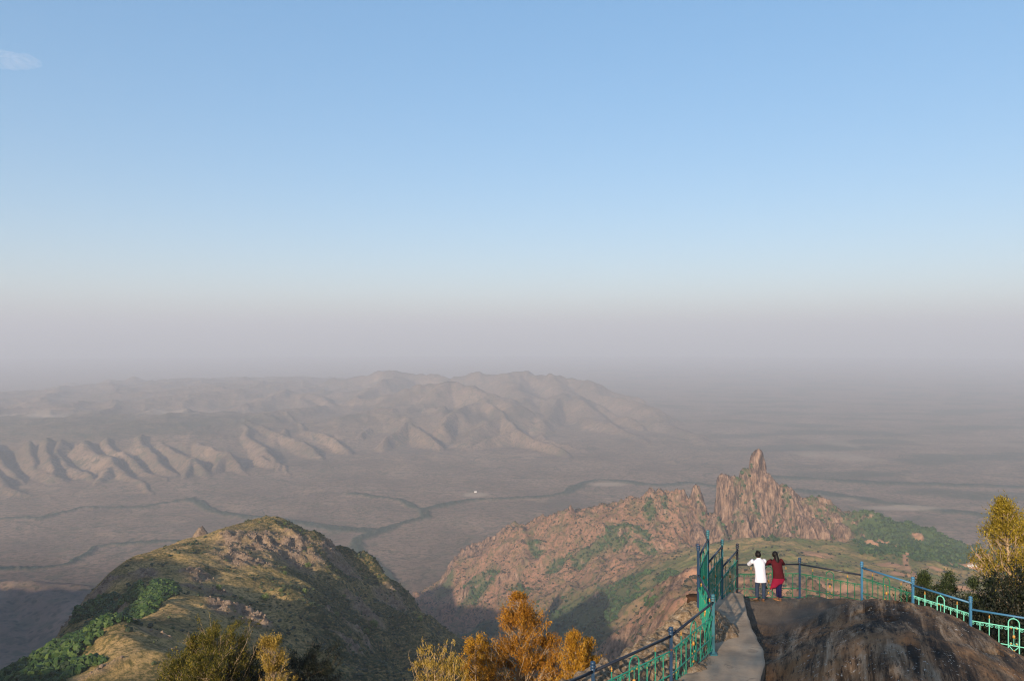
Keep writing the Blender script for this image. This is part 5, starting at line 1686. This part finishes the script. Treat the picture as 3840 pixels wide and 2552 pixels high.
# ================================================================== small things
def build_small():
    # the dark stump-like block outside the railing
    x, y, z = Q(694.3, 606.5, 20.4)
    mb = MB()
    r = random.Random(3)
    n = 14
    rings = []
    for rr, zz in ((0.2, -0.2), (0.215, 0.0), (0.2, 0.12), (0.19, 0.24), (0.205, 0.3), (0.17, 0.32)):
        rings.append([Vector((rr * (1 + 0.12 * r.uniform(-1, 1)) * math.cos(6.2832 * i / n), rr * (1 + 0.12 * r.uniform(-1, 1)) * math.sin(6.2832 * i / n), zz + 0.015 * r.uniform(-1, 1))) for i in range(n)])
    mb.loft(rings)
    M = Mat('stump_bark', 0.95, 0.05)
    n_ = M.noise(9, 5, 0.7, M.mapped((1, 1, 0.3), src=M.objpos()))
    M.color(M.mix(n_, (0.018, 0.011, 0.008), (0.09, 0.05, 0.03)))
    M.bump(n_, 0.8, 0.03)
    o = mb.build('tree_stump', M.get(), None, True, loc=(x, y, z))
    tag(o, 'dark brown stump on the pebbly rock outside the green railing', 'stump')
    # a stick lying by the man's left foot
    x, y, z = (740.5 + 10 - 512) / F * 26.2, 26.2, 0
    z = rock_z(x, y)
    sb = MB()
    sb.tube([(0, 0, 0.035), (0.14, 0.03, 0.05), (0.3, 0.02, 0.04)], [0.022, 0.02, 0.012], 6)
    so = sb.build('stick', BARK_DARK, None, True, loc=(x, y, z))
    tag(so, 'short dark stick lying on the dusty floor by the man\'s left foot', 'stick')
    # small white houses on the cleared slope far to the right, and one on the plain
    wall = cloth('lime_wash', (0.62, 0.6, 0.56), 0.9, 0.08, 1.0, 0.01)
    roof = cloth('tin_roof', (0.4, 0.37, 0.35), 0.6, 0.15, 1.0, 0.01)
    win = cloth('dark_opening', (0.03, 0.03, 0.035), 0.4)

    def house(x, y, z, w, d, h, rz, label, group):
        o = empty('house', (x, y, z), rz)
        tag(o, label, 'house', group)
        b = MB()
        b.box((0, 0, h / 2 - 1.0), (w, d, h + 2.0))
        wo = b.build('wall', wall, o)
        rf = MB()
        e = 0.35
        rf.add([(-w / 2 - e, -d / 2 - e, h), (w / 2 + e, -d / 2 - e, h), (w / 2 + e, d / 2 + e, h), (-w / 2 - e, d / 2 + e, h), (-w / 2 - e, 0, h + d * 0.3), (w / 2 + e, 0, h + d * 0.3)],
               [(0, 1, 5, 4), (2, 3, 4, 5), (0, 4, 3), (1, 2, 5), (3, 2, 1, 0)])
        rf.build('roof', roof, o)
        db = MB()
        db.box((0, -d / 2 - 0.02, 1.0), (1.0, 0.06, 2.0))
        db.build('door', win, o)
        for sx in (-1, 1):
            wb = MB()
            wb.box((sx * w * 0.32, -d / 2 - 0.02, 1.6), (0.8, 0.06, 1.0))
            wb.build('window', win, o)
    xs, ys, Z = PK
    for u, v, d_, w, lb in ((968.8, 565.5, 1640, 4.2, 'small white house, leftmost of the row on the red clearing'), (971.2, 565.6, 1638, 3.6, 'small white house second in the row on the red clearing'), (973.2, 565.7, 1636, 3.8, 'small white house in the middle of the row on the red clearing'),
                           (975.3, 566, 1634, 3.6, 'small white house fourth in the row on the red clearing'), (977.3, 566.3, 1632, 3.8, 'small white house, rightmost of the row on the red clearing'), (983, 557.5, 1800, 8.0, 'white house alone on the slope above the row')):
        x, y, d = hit(xs, ys, Z, u, v, 900, 2900, 2.0)
        z = float(bilin(xs, ys, Z, np.array([x]), np.array([y]))[0])
        house(x, y, z, w, 3.6, 2.6, 0.25, lb, 'white houses on the far clearing')
    x, y, _ = on_plain(475.5, 492.5)
    house(x, y, PLAIN + 6, 14, 8, 4.5, 0.1, 'lone white building on a pale clearing beside the wooded stream', None)
    # the little cloud at the upper left
    cm = bpy.data.materials.new('cloud_vapour')
    cm.use_nodes = True
    t = cm.node_tree
    t.nodes.remove(t.nodes['Principled BSDF'])
    pv = t.nodes.new('ShaderNodeVolumePrincipled')
    pv.inputs['Color'].default_value = (0.98, 0.96, 0.98, 1)
    pv.inputs['Density'].default_value = 0.0007
    t.links.new(pv.outputs[0], t.nodes['Material Output'].inputs['Volume'])
    cb = MB()
    v, f = ico(3)
    r = np.random.RandomState(8)
    d = 9000.0
    cx, cy, cz = P(12, 60, d)
    blobs = ((-14, 1, 16), (-6, -3, 15), (4, 0, 17), (12, 1, 15), (20, 2, 11), (-2, 4, 13), (9, 4, 12), (24, 1, 7), (16, -2, 10), (-8, 3, 12))
    for bx, bz, br in blobs:
        s = d / F
        jit = 1 + 0.16 * (r.rand(len(v)) - 0.5)
        q = v * jit[:, None] * np.array([br * 0.62, br * 1.2, br * 0.36]) * s
        cb.add([(cx + bx * s + a[0], cy + a[1], cz - bz * s + a[2]) for a in q], [tuple(x) for x in f])
    # (one wisp: its lobes overlap)
    o = cb.build('cloud', cm, None, True)
    tag(o, 'small faint white cloud high at the left edge of the sky', 'cloud', kind='stuff')


build_small()
# ================================================================== air, light, camera
def build_air():
    mb = MB()
    top = 900.0
    mb.box((0, 0, (top + -1060.0) / 2), (97000, 97000, top + 1060.0))
    m = bpy.data.materials.new('haze')
    m.use_nodes = True
    t = m.node_tree
    t.nodes.remove(t.nodes['Principled BSDF'])
    pv = t.nodes.new('ShaderNodeVolumePrincipled')
    pv.inputs['Color'].default_value = (0.61, 0.65, 0.73, 1)
    pv.inputs['Density'].default_value = HAZE
    pv.inputs['Anisotropy'].default_value = 0.0
    t.links.new(pv.outputs[0], t.nodes['Material Output'].inputs['Volume'])
    o = mb.build('haze', m)
    tag(o, 'pale dusty haze hanging over the whole valley', 'haze', kind='stuff')


HAZE = 0.85e-4
build_air()

W = bpy.data.worlds.new('World')
S.world = W
W.use_nodes = True
wt = W.node_tree
sky = wt.nodes.new('ShaderNodeTexSky')
sky.sky_type = 'NISHITA'
sky.sun_disc = False
sky.sun_elevation = SUN_EL
sky.sun_rotation = math.atan2(SUN.x, SUN.y)
sky.altitude = 1900
sky.air_density = 1.0
sky.dust_density = 5.5
sky.ozone_density = 1.5
bg = wt.nodes['Background']
bg.inputs['Strength'].default_value = 0.13
gm = wt.nodes.new('ShaderNodeGamma')            # milky, dust laden air: an even, soft sky
gm.inputs['Gamma'].default_value = 0.48
hs = wt.nodes.new('ShaderNodeHueSaturation')
hs.inputs['Saturation'].default_value = 1.85
hs.inputs['Value'].default_value = 1.74
wt.links.new(sky.outputs[0], gm.inputs['Color'])
wt.links.new(gm.outputs[0], hs.inputs['Color'])
wt.links.new(hs.outputs[0], bg.inputs['Color'])

sl = bpy.data.lights.new('sun', 'SUN')
sl.energy = 5.0
sl.angle = math.radians(0.6)
sl.color = (1.0, 0.82, 0.62)
so = bpy.data.objects.new('sun', sl)
C.objects.link(so)
so.rotation_euler = (-SUN).to_track_quat('-Z', 'Y').to_euler()

cam = bpy.data.cameras.new('camera')
cam.sensor_width = 36.0
cam.lens = F / 1024.0 * 36.0
cam.clip_start = 0.1
cam.clip_end = 200000.0
co = bpy.data.objects.new('camera', cam)
C.objects.link(co)
co.location = (0, 0, 0)
co.rotation_euler = (math.radians(90), 0, 0)
S.camera = co

S.view_settings.view_transform = 'Standard'
S.view_settings.look = 'None'
S.view_settings.exposure = 0.88
S.view_settings.gamma = 1.0
S.cycles.filter_width = 1.15
S.cycles.max_bounces = 6
S.cycles.diffuse_bounces = 2
S.cycles.volume_bounces = 1
S.cycles.use_denoising = True
S.cycles.caustics_reflective = False
S.cycles.caustics_refractive = False
